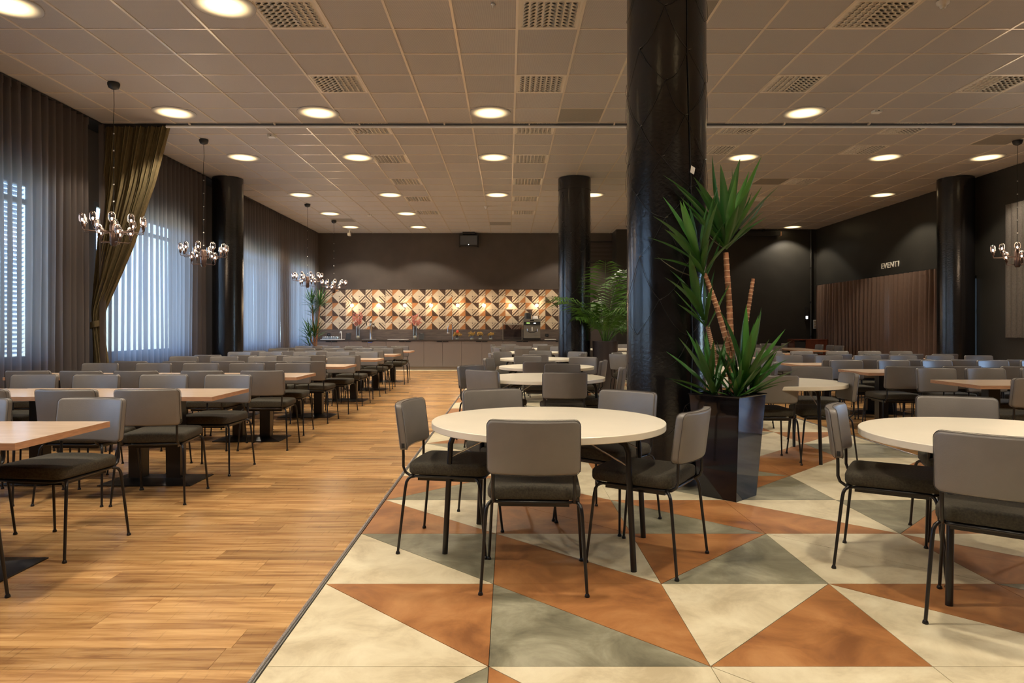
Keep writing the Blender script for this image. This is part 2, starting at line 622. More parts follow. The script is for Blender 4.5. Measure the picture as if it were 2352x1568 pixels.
KIDS = {}
def copy_thing(root, loc, rz, label, group=None):
    """a thing, its parts and their sub-parts; the mesh data stay shared"""
    if root.name not in KIDS:
        KIDS[root.name] = [(c, list(c.children)) for c in root.children]
    r = root.copy()
    COL.objects.link(r)
    r.location = loc
    r.rotation_euler = (0, 0, rz)
    r['label'] = label
    if group:
        r['group'] = group
    for ch, gs in KIDS[root.name]:
        c = ch.copy()
        COL.objects.link(c)
        c.parent = r
        for g in gs:
            d = g.copy()
            COL.objects.link(d)
            d.parent = c
    return r

def round_poly(w, d, r, n=5):
    """rounded rectangle, counter-clockwise, centred"""
    pts = []
    for (cx, cy_, a0) in ((w / 2 - r, d / 2 - r, 0), (-w / 2 + r, d / 2 - r, 90), (-w / 2 + r, -d / 2 + r, 180), (w / 2 - r, -d / 2 + r, 270)):
        for k in range(n + 1):
            a = math.radians(a0 + 90 * k / n)
            pts.append((cx + r * math.cos(a), cy_ + r * math.sin(a)))
    return pts

def cushion(w, d, h, rc, re, cuts=0, nr=4):
    """padded slab: rounded corners (rc) and rounded rims (re); w along x, d along y, h along z, centred, base z=0"""
    bm = bmesh.new()
    poly = round_poly(w, d, rc, nr)
    vs = [bm.verts.new((x, y, 0)) for x, y in poly]
    f = bm.faces.new(vs)
    ex = bmesh.ops.extrude_face_region(bm, geom=[f])
    top = [g for g in ex['geom'] if isinstance(g, bmesh.types.BMVert)]
    bmesh.ops.translate(bm, verts=top, vec=(0, 0, h))
    bm.faces.ensure_lookup_table()
    bmesh.ops.recalc_face_normals(bm, faces=bm.faces)
    rim = [e_ for e_ in bm.edges if abs(e_.verts[0].co.z - e_.verts[1].co.z) < 1e-6]
    bmesh.ops.bevel(bm, geom=rim, offset=re, segments=3, profile=0.5, affect='EDGES')
    for i in range(cuts):
        x = -w / 2 + w * (i + 1) / (cuts + 1)
        bmesh.ops.bisect_plane(bm, geom=bm.verts[:] + bm.edges[:] + bm.faces[:], plane_co=(x, 0, 0), plane_no=(1, 0, 0))
    for fc in bm.faces:
        fc.smooth = True
    return bm

def bm_mesh(bm, name, mat):
    me = bpy.data.meshes.new(name)
    bm.to_mesh(me)
    bm.free()
    me.materials.append(mat)
    return me

# ================================================================== FLOOR
floor = MB().box(XL, XR, YF, YB, -0.06, -0.012).obj('floor', M['joint'])
tag(floor, kind='structure')
RP = random.Random(11)
PW, PL = 0.165, 1.22
TX0, TX1 = -0.87, 3.93
far = MB()
far_tone = []
def plank_rows(x0, x1, mode):
    y = YF
    while y < YB - 0.01:
        y1 = min(y + PW, YB)
        off = RP.random() * PL
        x = x0 - off
        while x < x1:
            a, b = max(x, x0), min(x + PL, x1)
            x += PL
            if b - a < 0.003:
                continue
            tone = RP.random()
            g = 0.0007
            if mode == 'left' and 2.25 < y < 6.0 and a > -1.0 * (y + PW) * 0.745 - PL:
                mb = MB().box(a + g, b - g, y + g, y1 - g, -0.012, 0.0)
                me = mb.mesh('plank', M['plank'])
                at = me.attributes.new('tone', 'FLOAT', 'FACE')
                at.data.foreach_set('value', [tone] * len(me.polygons))
                place('plank', me, floor)
            else:
                vs = [(a + g, y + g, 0), (b - g, y + g, 0), (b - g, y1 - g, 0), (a + g, y1 - g, 0),
                      (a + g, y + g, -0.012), (b - g, y + g, -0.012), (b - g, y1 - g, -0.012), (a + g, y1 - g, -0.012)]
                far.add(vs, [(0, 1, 2, 3), (4, 5, 1, 0), (5, 6, 2, 1), (6, 7, 3, 2), (7, 4, 0, 3)])
                far_tone.extend([tone] * 5)
        y += PW
plank_rows(XL, TX0 - 0.0265, 'left')
plank_rows(TX1 + 0.001, XR, 'right')
me = far.mesh('distant_planks', M['plank'])
at = me.attributes.new('tone', 'FLOAT', 'FACE')
at.data.foreach_set('value', far_tone)
tag(place('distant_planks', me, floor), kind='stuff')

# triangular stone tiles: per square a diagonal ('b' = \ seen from the viewer, 'f' = /) and the two colours
# (lower triangle, upper triangle)
KN = {  # (row, col): (diag, lower, upper)
    (-1, 0): ('f', 'g', 'c'), (-1, 1): ('b', 'r', 'c'), (-1, 2): ('b', 'c', 'c'), (-1, 3): ('f', 'g', 'c'), (-1, 4): ('b', 'c', 'r'),
    (0, 0): ('b', 'c', 'r'), (0, 1): ('b', 'g', 'r'), (0, 2): ('f', 'r', 'c'), (0, 3): ('b', 'c', 'r'), (0, 4): ('b', 'r', 'g'),
    (1, 0): ('b', 'c', 'g'), (1, 1): ('b', 'r', 'c'), (1, 2): ('f', 'g', 'r'), (1, 3): ('b', 'c', 'c'), (1, 4): ('b', 'r', 'c'),
    (2, 0): ('b', 'r', 'c'), (2, 1): ('b', 'r', 'r'), (2, 2): ('b', 'g', 'r'), (2, 3): ('b', 'r', 'c'), (2, 4): ('f', 'r', 'g'), (2, 5): ('b', 'c', 'r'),
    (3, 0): ('f', 'g', 'r'), (3, 1): ('b', 'r', 'c'), (3, 2): ('b', 'c', 'g'), (3, 3): ('f', 'g', 'r'), (3, 4): ('b', 'c', 'c'), (3, 5): ('f', 'g', 'c'),
    (4, 0): ('b', 'c', 'c'), (4, 1): ('f', 'c', 'r'), (4, 2): ('b', 'r', 'g'), (4, 3): ('b', 'g', 'r'), (4, 4): ('f', 'c', 'r'), (4, 5): ('f', 'r', 'c'),
    (5, 0): ('b', 'c', 'g'), (5, 3): ('b', 'c', 'g'), (5, 4): ('f', 'r', 'c'), (5, 5): ('b', 'g', 'g'),
    (6, 0): ('f', 'r', 'c'), (6, 5): ('f', 'c', 'r'),
}
TM = {'c': M['cream_tile'], 'r': M['rust_tile'], 'g': M['grey_tile']}
RT = random.Random(5)
hid = {'c': MB(), 'r': MB(), 'g': MB()}
for r in range(-6, 23):
    for c in range(6):
        x0, y0 = TX0 + 0.8 * c, 2.468 + 0.8 * r
        x1, y1 = x0 + 0.8, min(y0 + 0.8, YB)
        if (r, c) in KN:
            dg, lo, hi = KN[(r, c)]
        else:
            dg = RT.choice('bf')
            lo, hi = RT.choice([('c', 'r'), ('g', 'r'), ('c', 'g'), ('r', 'c'), ('r', 'g'), ('g', 'c'), ('c', 'c')])
        gp = 0.0013
        a, b, cc, d = (x0 + gp, y0 + gp), (x1 - gp, y0 + gp), (x1 - gp, y1 - gp), (x0 + gp, y1 - gp)
        s = gp * 2.0
        if dg == 'b':      # diagonal from far left to near right
            tl = [a, (b[0] - s, b[1]), (d[0], d[1] - s)]
            tu = [(b[0], b[1] + s), cc, (d[0] + s, d[1])]
        else:              # from near left to far right
            tl = [(a[0] + s, a[1]), b, (cc[0], cc[1] - s)]
            tu = [(a[0], a[1] + s), (cc[0] - s, cc[1]), d]
        for tri, k in ((tl, lo), (tu, hi)):
            if r >= -1:
                MB().prism(tri, -0.012, 0.0).obj('stone_tile', TM[k], floor)
            else:
                hid[k].prism(tri, -0.012, 0.0)
for k in 'crg':
    tag(hid[k].obj('rear_stone_tiles', TM[k], floor), kind='stuff')
for i, xx in enumerate((TX0, TX1)):
    mb = MB()
    mb.prism([(xx - 0.026, YF), (xx - 0.004, YF), (xx - 0.004, YB), (xx - 0.026, YB)], -0.012, 0.003)
    mb.tube([(xx - 0.015, YF, 0.001), (xx - 0.015, YB, 0.001)], 0.0085, 10)
    tag(mb.obj('trim_%d' % (i + 1), M['alu']), kind='structure')

# ================================================================== CEILING
ceil = MB().box(XL - 0.3, XR + 0.3, YF, YB + 0.3, HC + 0.35, HC + 0.45).obj('ceiling', M['void'])
tag(ceil, kind='structure')
GX, GY = 0.085, 6.65
def cx_(i): return GX + 0.6 * i
def cy_(j): return GY + 0.6 * j
VENTS = [(-4, -1), (-4, 2), (-4, 5), (-4, 8), (-4, 11), (-4, 14), (-4, 17), (0, -1), (0, 2), (0, 5), (0, 8), (0, 11), (0, 14), (0, 17),
         (5, -1), (5, 2), (5, 5), (5, 7), (9, 2), (9, 5), (9, 7), (9, 11), (9, 14), (9, 17)]
DARK = [(1, 4), (8, 11), (-1, 20), (12, 6), (-8, 19), (2, -1)]
tile_me = MB().box(-0.29, 0.29, -0.29, 0.29, 0.0, 0.012).mesh('ceiling_tile', M['ceiling'])
dark_me = MB().box(-0.29, 0.29, -0.29, 0.29, 0.0, 0.012).mesh('ceiling_tile_dark', M['ceiling_dark'])
cand, rest = [], MB()
for j in range(-16, 24):
    for i in range(-11, 15):
        x0, x1, y0, y1 = max(cx_(i), XL), min(cx_(i + 1), XR), cy_(j), min(cy_(j + 1), YB)
        if x1 - x0 < 0.03 or y1 - y0 < 0.03:
            continue
        if (i, j) in VENTS:
            continue
        full = x1 - x0 > 0.59 and y1 - y0 > 0.59
        vis = y0 > 5.9 and abs((x0 + x1) / 2) < 0.78 * (y1) + 0.3
        if full and vis:
            cand.append((y0, i, j))
        else:
            rest.box(x0 + 0.01, x1 - 0.01, y0 + 0.01, y1 - 0.01, HC, HC + 0.012)
cand.sort()
for n, (y0, i, j) in enumerate(cand):
    x, y = cx_(i) + 0.3, cy_(j) + 0.3
    if n < 292 or (i, j) in DARK:
        place('ceiling_tile', dark_me if (i, j) in DARK else tile_me, ceil, (x, y, HC))
    else:
        rest.box(x - 0.29, x + 0.29, y - 0.29, y + 0.29, HC, HC + 0.012)
tag(rest.obj('distant_ceiling_tiles', M['ceiling'], ceil), kind='stuff')
for i in range(-10, 15):
    mb = MB().box(cx_(i) - 0.012, cx_(i) + 0.012, YF, YB, HC - 0.007, HC + 0.02)
    mb.obj('grid_bar', M['grid'], ceil)
for j in range(-16, 24):
    mb = MB().box(XL, XR, cy_(j) - 0.012, cy_(j) + 0.012, HC - 0.005, HC + 0.02)
    mb.obj('grid_bar', M['grid'], ceil)

# air vents: a frame plate with rows of scooped nozzles
vf = MB()
for (a0, a1, b0, b1) in ((-0.288, 0.288, -0.288, -0.262), (-0.288, 0.288, 0.262, 0.288), (-0.288, -0.262, -0.262, 0.262), (0.262, 0.288, -0.262, 0.262)):
    vf.box(a0, a1, b0, b1, 0.0, 0.02)
vf_me = vf.mesh('vent_frame', M['vent'])
vp_me = MB().box(-0.262, 0.262, -0.262, 0.262, 0.006, 0.014).mesh('vent_plate', M['vent'])
def nozzle(mb, x, y, side):
    # half-open round scoop with a dark mouth
    r = 0.025
    n = 10
    vs, fs = [], []
    for k in range(n):
        t = 2 * PI * k / n
        vs.append((x + r * math.cos(t), y + r * 0.8 * math.sin(t), 0.006))
    for k in range(n):
        t = 2 * PI * k / n
        drop = 0.020 * (0.5 + 0.5 * math.cos(t - (0 if side > 0 else PI)))
        vs.append((x + r * 0.92 * math.cos(t), y + r * 0.72 * math.sin(t), 0.004 - drop))
    for k in range(n):
        k2 = (k + 1) % n
        fs.append((k, k2, n + k2, n + k))
    mb.add(vs, fs, 0, True)
    mb.add([(p[0], p[1], 0.0035) for p in vs[:n]], [tuple(range(n - 1, -1, -1))], 1)
nz = {}
for s in (1, -1):
    mb = MB()
    nozzle(mb, 0, 0, s)
    nz[s] = mb.mesh('nozzle', [M['vent'], M['void']])
nall = MB()
NP = [(-0.22 + 0.0629 * a, -0.225 + 0.0643 * b) for a in range(8) for b in range(8)]
for (x, y) in NP:
    nozzle(nall, x, y, -1 if x < 0 else 1)
nall_me = nall.mesh('nozzles', [M['vent'], M['void']])
ORD = ['first', 'second', 'third', 'fourth', 'fifth', 'sixth', 'seventh', 'eighth']
cols = {-4: 'left', 0: 'middle', 5: 'right-of-column', 9: 'far right'}
cnt = {}
for (i, j) in VENTS:
    k = cnt.get(i, 0)
    cnt[i] = k + 1
    t = thing('air_vent', 'square ceiling air vent with scooped nozzles, %s of the %s row from the front' % (ORD[k], cols[i]), 'air vent',
              (cx_(i) + 0.3, cy_(j) + 0.3, HC - 0.004), 0, 'ceiling air vents')
    place('frame', vf_me, t)
    place('plate', vp_me, t)
    if j == -1 and i != 5:
        for (x, y) in NP:
            place('nozzle', nz[-1 if x < 0 else 1], t, (x, y, 0))
    else:
        tag(place('nozzles', nall_me, t), kind='stuff')

# downlights: trim ring and glowing round diffuser
ring_me = MB().lathe([(0.279, 0.008), (0.279, 0.0), (0.274, -0.001), (0.274, 0.008)], 40).mesh('trim_ring', M['ceiling'])
dif_me = MB().disc(0.275, (0, 0, 0.0), 40, up=False).mesh('diffuser', M['lens'])
rown = {6.16: 'frontmost', 9.23: 'second', 11.63: 'third', 14.88: 'fourth', 17.3: 'fifth', 19.58: 'rearmost'}
coln = ['nearest the curtains', 'second line from the curtains', 'above the round tables', 'just right of the rear column', 'right of the big column', 'above the right tables', 'nearest the right wall']
for (x, y) in DL:
    t = thing('ceiling_downlight', 'round glowing ceiling downlight in the %s row, %s' % (rown[y], coln[DL_X.index(x)]), 'light',
              (x, y, HC - 0.009), 0, 'round ceiling downlights')
    place('trim_ring', ring_me, t)
    place('diffuser', dif_me, t)
for (x, y) in DL_BEHIND:
    t = thing('ceiling_downlight', 'round ceiling downlight out of view, %s row, %s from the left' % ('middle' if y == 3.1 else 'right' if y > 5 else 'rear', ORD[[q for q in DL_BEHIND if q[1] == y].index((x, y))]), 'light', (x, y, HC - 0.009), 0, 'ceiling downlights behind the viewer')
    place('trim_ring', ring_me, t)
    place('diffuser', dif_me, t)

# ================================================================== WALLS
def wall_with_holes(name, xin, xout, holes, mat, y0=YF, y1=YB):
    mb = MB()
    lo, hi = min(xin, xout), max(xin, xout)
    y = y0
    for (a, b, z0, z1) in sorted(holes):
        mb.box(lo, hi, y, a, 0, HC + 0.35)
        mb.box(lo, hi, a, b, 0, z0)
        mb.box(lo, hi, a, b, z1, HC + 0.35)
        y = b
    mb.box(lo, hi, y, y1, 0, HC + 0.35)
    return tag(mb.obj(name, mat), kind='structure')
wall_with_holes('wall_left', XL, XL - 0.07, WINS, M['wall_grey'])
RW = [(6.9, 8.3, 0.6, 2.4), (13.2, 13.33, 0.15, 2.25), (16.0, 16.12, 1.0, 2.25)]
wall_with_holes('wall_right', XR, XR + 0.3, RW, M['wall_black'])
for (y0, y1, z0, z1) in RW[:1]:
    lamp('window_portal', 'AREA', (XR + 0.25, (y0 + y1) / 2, (z0 + z1) / 2), 1, (1, 1, 1), size=z1 - z0, size_y=y1 - y0,
         rot=(0, PI / 2, 0), portal=True)
wall_back = tag(MB().box(XL, XP, YB, YB + 0.2, 0, HC + 0.35).obj('wall_back', M['wall_brown']), kind='structure')
tag(MB().box(XP + 0.42, XR, YB2, YB2 + 0.2, 0, HC + 0.35).obj('wall_back_right', M['wall_black']), kind='structure')
tag(MB().box(XP, XP + 0.42, YB2, YB + 0.2, 0, HC + 0.35).obj('wall_pier', M['wall_black']), kind='structure')
tag(MB().box(XL, XR, YF - 0.2, YF, 0, HC + 0.35).obj('wall_front', M['wall_brown']), kind='structure')
# shallow band above the mosaic
tag(MB().box(XL, 2.0, YB - 0.03, YB, 2.42, 2.53).obj('trim_3', M['wall_brown']), kind='structure')
tag(MB().box(XR - 0.02, XR, 13.9, YB2, 2.47, 2.50).obj('trim_4', M['black']), kind='structure')

# windows of the left facade
for n, (y0, y1, z0, z1) in enumerate(WINS):
    wn = tag(thing('window_%d' % (n + 1), None, None, (XL - 0.035, 0, 0)), kind='structure')
    fr = MB()
    fw = 0.07
    fr.box(-0.03, 0.03, y0, y1, z0, z0 + fw).box(-0.03, 0.03, y0, y1, z1 - fw, z1)
    fr.box(-0.03, 0.03, y0, y0 + fw, z0 + fw, z1 - fw).box(-0.03, 0.03, y1 - fw, y1, z0 + fw, z1 - fw)
    fr.obj('window_frame', M['frame_dark'], wn)
    MB().box(-0.035, 0.035, y0 + fw, y1 - fw, z1 - 0.30, z1 - 0.245).obj('transom', M['frame_dark'], wn)
    if y1 - y0 > 2.6:
        ym = (y0 + y1) / 2
        MB().box(-0.035, 0.035, ym - 0.03, ym + 0.03, z0 + fw, z1 - 0.30).obj('mullion', M['frame_dark'], wn)
    MB().box(-0.004, 0.004, y0 + fw, y1 - fw, z0 + fw, z1 - fw).obj('glass_pane', M['glass'], wn)
    MB().box(0.035, 0.12, y0, y1, z0 - 0.03, z0).obj('window_sill', M['frame_dark'], wn)
# white slats of the blind outside the second window
sl = MB()
t = thing('window_blind', 'white horizontal slatted blind outside the frontmost left window', 'blind', (XL - 0.115, 7.02, 0))
slat_me = MB().add([(-0.022, -1.68, -0.016), (0.022, -1.68, 0.014), (0.022, 1.68, 0.014), (-0.022, 1.68, -0.016),
                    (-0.022, -1.68, -0.018), (0.022, -1.68, 0.012), (0.022, 1.68, 0.012), (-0.022, 1.68, -0.018)],
                   [(0, 1, 2, 3), (7, 6, 5, 4), (1, 5, 6, 2), (0, 3, 7, 4)]).mesh('slat', M['slat'])
for k in range(39):
    place('slat', slat_me, t, (0, 0, 0.86 + 0.057 * k))
MB().box(-0.03, 0.03, -1.68, 1.68, 3.05, 3.10).obj('head_rail', M['slat'], t)
for yy in (-1.2, 0.0, 1.2):
    MB().tube([(0, yy, 0.85), (0, yy, 3.06)], 0.002, 5).obj('cord', M['slat'], t)

for n, (y0, y1, z0, z1) in enumerate(RW):
    wn = tag(thing('window_%d' % (n + 6), None, None, (XR + 0.12, 0, 0)), kind='structure')
    MB().box(-0.004, 0.004, y0, y1, z0, z1).obj('glass_pane', M['glass'], wn)
    fr = MB().box(-0.03, 0.03, y0, y1, z0, z0 + 0.05).box(-0.03, 0.03, y0, y1, z1 - 0.05, z1)
    if n < 1:
        fr.box(-0.03, 0.03, (y0 + y1) / 2 - 0.03, (y0 + y1) / 2 + 0.03, z0, z1)
    else:
        fr.box(-0.03, 0.03, y0, y1, 1.55, 1.58)
    fr.obj('window_frame', M['frame_dark'], wn)

# ================================================================== CURTAINS
def curtain(name, label, x, y0, y1, z0, z1, mat, pitch=0.15, amp=0.055, seed=1, cat='curtain', group=None):
    R = random.Random(seed)
    path = []
    y = y0
    while y < y1:
        p = pitch * R.uniform(0.75, 1.3)
        a = amp * R.uniform(0.7, 1.15)
        for k in range(8):
            ph = k / 8
            s = math.sin(2 * PI * ph)
            s = math.copysign(abs(s) ** 0.75, s)
            path.append((x + a * s, min(y + p * ph, y1)))
        y += p
    rows = 5
    vs, fs = [], []
    n = len(path)
    for r in range(rows):
        z = z1 + (z0 - z1) * r / (rows - 1)
        k = [0.75, 1.0, 1.03, 1.0, 1.06][r]
        for i, (px, py) in enumerate(path):
            vs.append((x + (px - x) * k + 0.008 * math.sin(py * 3.1 + r), py + 0.006 * math.sin(r * 2.3 + i * 0.31), z))
    for r in range(rows - 1):
        for i in range(n - 1):
            fs.append((r * n + i, r * n + i + 1, (r + 1) * n + i + 1, (r + 1) * n + i))
    t = thing(name, label, cat, (0, 0, 0), 0, group)
    MB().add(vs, fs, 0, True).obj('cloth', mat, t)
    hv, hf = [], []
    for i, (px, py) in enumerate(path):
        hv += [(x + (px - x) * 0.8 + 0.003, py, z1 + 0.01), (x + (px - x) * 0.8 + 0.003, py, z1 - 0.09)]
    for i in range(n - 1):
        hf.append((2 * i, 2 * i + 2, 2 * i + 3, 2 * i + 1))
    MB().add(hv, hf, 0, True).obj('heading_tape', mat, t)
    return t
XC = -5.77
CG = 'sheer window curtains'
curtain('window_curtain', 'grey-brown sheer curtain nearest the viewer, left of the tied drape', XC, -1.0, 9.44, 0.02, HC - 0.03, M['sheer'], seed=1, group=CG)
curtain('window_curtain', 'sheer curtain between the tied drape and the left column', XC, 9.66, 13.02, 0.02, HC - 0.03, M['sheer'], pitch=0.155, seed=2, group=CG)
curtain('window_curtain', 'sheer curtain right behind the left column', XC, 13.5, 17.25, 0.02, HC - 0.03, M['sheer'], seed=3, group=CG)
curtain('window_curtain', 'sheer curtain at the far corner beside the potted dracaena', XC, 17.38, 20.72, 0.02, HC - 0.03, M['sheer'], seed=4, group=CG)
t = thing('curtain_track', 'black curtain track along the ceiling above the window curtains', 'curtain track')
MB().box(XL + 0.002, XC + 0.03, YF + 0.05, YB - 0.05, HC - 0.03, HC - 0.008).obj('rail', M['black'], t)  # widened to the wall so the ceiling strip behind the curtains stays dark
curtain('stage_curtain', 'brown translucent curtain hanging below the wall lettering', 8.93, 14.15, 19.75, 0.03, 2.46, M['brown_curtain'], pitch=0.19, amp=0.06, seed=9)

# white divider rail across the ceiling and the drape tied back on it
t = thing('divider_rail', 'thin white curtain rail crossing the whole ceiling', 'curtain rail')
MB().tube([(-4.85, 9.715, HC - 0.048), (XR - 0.02, 9.715, HC - 0.048)], 0.018, 16).obj('rail', M['rail'], t)
MB().box(-4.85, XR - 0.02, 9.708, 9.722, HC - 0.034, HC - 0.006).obj('track', M['frame_dark'], t)
MB().box(-5.75, -4.85, 9.72, 9.77, HC - 0.04, HC - 0.008).obj('track_section', M['black'], t)
for k in range(12):
    x = -4.5 + 1.2 * k
    MB().box(x - 0.01, x + 0.01, 9.65, 9.70, HC - 0.03, HC - 0.007).obj('bracket', M['grid'], t)
t = thing('tied_drape', 'olive-brown drape gathered and tied back beside the windows', 'curtain')
ZT = 1.275
def edges(z):
    # left and right border of the drape at height z
    if z > ZT:
        u = (HC - 0.04 - z) / (HC - 0.04 - ZT)
        pts = [(0, -5.72, -4.82), (0.3, -5.765, -5.03), (0.6, -5.83, -5.33), (0.85, -5.90, -5.64), (0.93, -5.92, -5.74), (1.0, -5.905, -5.775)]
    else:
        u = (ZT - z) / ZT
        pts = [(0, -5.905, -5.775), (0.08, -5.90, -5.765), (0.4, -5.89, -5.70), (1.0, -5.92, -5.60)]
    for (a, b) in zip(pts, pts[1:]):
        if u <= b[0]:
            k = (u - a[0]) / (b[0] - a[0])
            return a[1] + (b[1] - a[1]) * k, a[2] + (b[2] - a[2]) * k
    return pts[-1][1:]
NF, PER = 17, 10
RD = random.Random(3)
ph = [RD.uniform(-0.6, 0.6) for _ in range(NF + 1)]
vs, fs = [], []
zs = [HC - 0.04 - (HC - 0.04 - 0.03) * k / 44 for k in range(45)]
n = NF * PER + 1
for z in zs:
    xl, xr = edges(z)
    wdt = xr - xl
    amp = 0.07 if wdt > 0.5 else 0.07 * (0.45 + 0.55 * (wdt - 0.1) / 0.4)
    for i in range(n):
        u = i / (n - 1)
        k = i / PER
        s = math.sin(2 * PI * k + ph[int(min(k, NF))] * math.sin(PI * (k % 1)))
        s2 = math.sin(2 * PI * k * 0.31 + z * 1.3) * 0.35
        bulge = 0.10 * math.sin(PI * u) * (1 - min(1, wdt / 0.9))
        vs.append((xl + wdt * (u + 0.012 * math.sin(2 * PI * k * 2) * (wdt > 0.3)), 9.76 + amp * (s * 0.8 + s2) - bulge, z))
for r in range(len(zs) - 1):
    for i in range(n - 1):
        fs.append((r * n + i, r * n + i + 1, (r + 1) * n + i + 1, (r + 1) * n + i))
MB().add(vs, fs, 0, True).obj('cloth', M['drape'], t)
band = []
for k in range(25):
    a = 2 * PI * k / 24
    band.append((-5.84 + 0.085 * math.cos(a), 9.74 + 0.11 * math.sin(a)))
vs, fs = [], []
for (x, y) in band:
    vs += [(x, y, ZT + 0.045 + 0.25 * (x + 5.84)), (x + 0.004, y - 0.004, ZT), (x, y, ZT - 0.04 + 0.25 * (x + 5.84))]
for k in range(24):
    fs += [(3 * k, 3 * k + 3, 3 * k + 4, 3 * k + 1), (3 * k + 1, 3 * k + 4, 3 * k + 5, 3 * k + 2)]
MB().add(vs, fs, 0, True).obj('tieback', M['drape'], t)

# ================================================================== COLUMNS
def column(label, x, y, r, ring=True):
    t = thing('column', label, 'column', (x, y, 0), 0, 'round black columns')
    MB().lathe([(r, 0.0), (r, 0.6), (r, 1.4), (r, 2.2), (r, 3.0), (r, 3.6), (r, HC - 0.008)], 64).obj('shaft', M['column'], t)
    if ring:
        MB().lathe([(r, HC - 0.24), (r + 0.006, HC - 0.24)], 64).lathe([(r + 0.006, HC - 0.24), (r + 0.006, HC - 0.01)], 64).obj('collar', M['column'], t)
    MB().lathe([(r + 0.004, 0.0), (r + 0.004, 0.07), (r, 0.075)], 64).obj('base_ring', M['steel'], t)
    return t
column('huge round black column in front of the potted yucca', 1.265, 5.48, 0.31, False)
column('round black column in front of the mosaic wall counter', 1.285, 13.27, 0.31)
column('round black column standing by the left window curtains', -5.43, 13.27, 0.285, False)
column('round black column standing by the right wall curtain', 8.67, 13.27, 0.315, False)

# fairy light nets on two columns
def net(label, x, y, r, z0, z1, na, dz, seed):
    R = random.Random(seed)
    t = thing('light_net', label, 'string lights', (x, y, 0), 0, 'unlit fairy light nets')
    mb, bulbs = MB(), MB()
    rows = int((z1 - z0) / dz)
    node = {}
    for j in range(rows + 1):
        for i in range(na):
            a = 2 * PI * (i + (0.5 if j % 2 else 0)) / na + R.uniform(-0.08, 0.08)
            node[(j, i)] = (a, z1 - j * dz + R.uniform(-0.05, 0.05))
    def seg(n0, n1):
        (a0, b0), (a1, b1) = n0, n1
        while a1 - a0 > PI: a1 -= 2 * PI
        while a0 - a1 > PI: a1 += 2 * PI
        pts = []
        sag = R.uniform(0.02, 0.07)
        for k in range(7):
            u = k / 6
            a = a0 + (a1 - a0) * u
            rr = r + 0.004 + 0.006 * math.sin(PI * u)
            pts.append((rr * math.cos(a), rr * math.sin(a), b0 + (b1 - b0) * u - sag * math.sin(PI * u)))
        mb.tube(pts, 0.0015, 4, caps=False)
    for j in range(rows):
        for i in range(na):
            if R.random() < 0.12:
                continue
            seg(node[(j, i)], node[(j + 1, i)])
            seg(node[(j, i)], node[(j + 1, (i - 1) % na if j % 2 == 0 else (i + 1) % na)])
            a, z = node[(j, i)]
            c0 = ((r + 0.006) * math.cos(a), (r + 0.006) * math.sin(a), z)
            c1 = ((r + 0.012) * math.cos(a + 0.07), (r + 0.012) * math.sin(a + 0.07), z + 0.006)
            bulbs.tube([c0, c1], 0.0035, 5)
    mb.obj('wire', M['wire'], t)
    bulbs.obj('bulbs', M['clear'], t)['kind'] = 'stuff'
    return t
net('thin black fairy light wires wrapped around the huge near column', 1.265, 5.48, 0.31, 0.3, 3.9, 5, 0.27, 4)
net('thin fairy light wires wrapped around the rear column', 1.285, 13.27, 0.312, 0.3, 3.8, 5, 0.27, 6)
# vertical lead, tape and paper tag on the near column
t = thing('hanging_cable', 'black cable running down the front of the huge near column', 'cable', (1.265, 5.48, 0))
def onc(a, z, rr=0.316):
    return (rr * math.cos(a), rr * math.sin(a), z)
ang = math.atan2(-0.26, 0.105)
MB().tube([onc(ang - 0.10, 4.1), onc(ang - 0.09, 3.7), onc(ang - 0.09, 3.3), onc(ang - 0.05, 2.9), onc(ang, 2.45), onc(ang + 0.02, 2.1), onc(ang, 1.6), onc(ang + 0.06, 1.1), onc(ang + 0.0, 0.7)], 0.004, 6).obj('wire', M['wire'], t)
a = ang + 0.02
pp = [onc(a - 0.045, 2.40, 0.322), onc(a + 0.06, 2.385, 0.322), onc(a + 0.09, 2.435, 0.326), onc(a - 0.015, 2.452, 0.322)]
o = MB().add([(p[0] + 1.265, p[1] + 5.48, p[2]) for p in pp] + [(p[0] * 0.99 + 1.265, p[1] * 0.99 + 5.48, p[2]) for p in pp],
             [(0, 1, 2, 3), (7, 6, 5, 4), (0, 4, 5, 1), (1, 5, 6, 2), (2, 6, 7, 3), (3, 7, 4, 0)]).obj('paper_scrap', M['paper'])
tag(o, 'small torn white paper scrap stuck on the huge near column', 'paper')

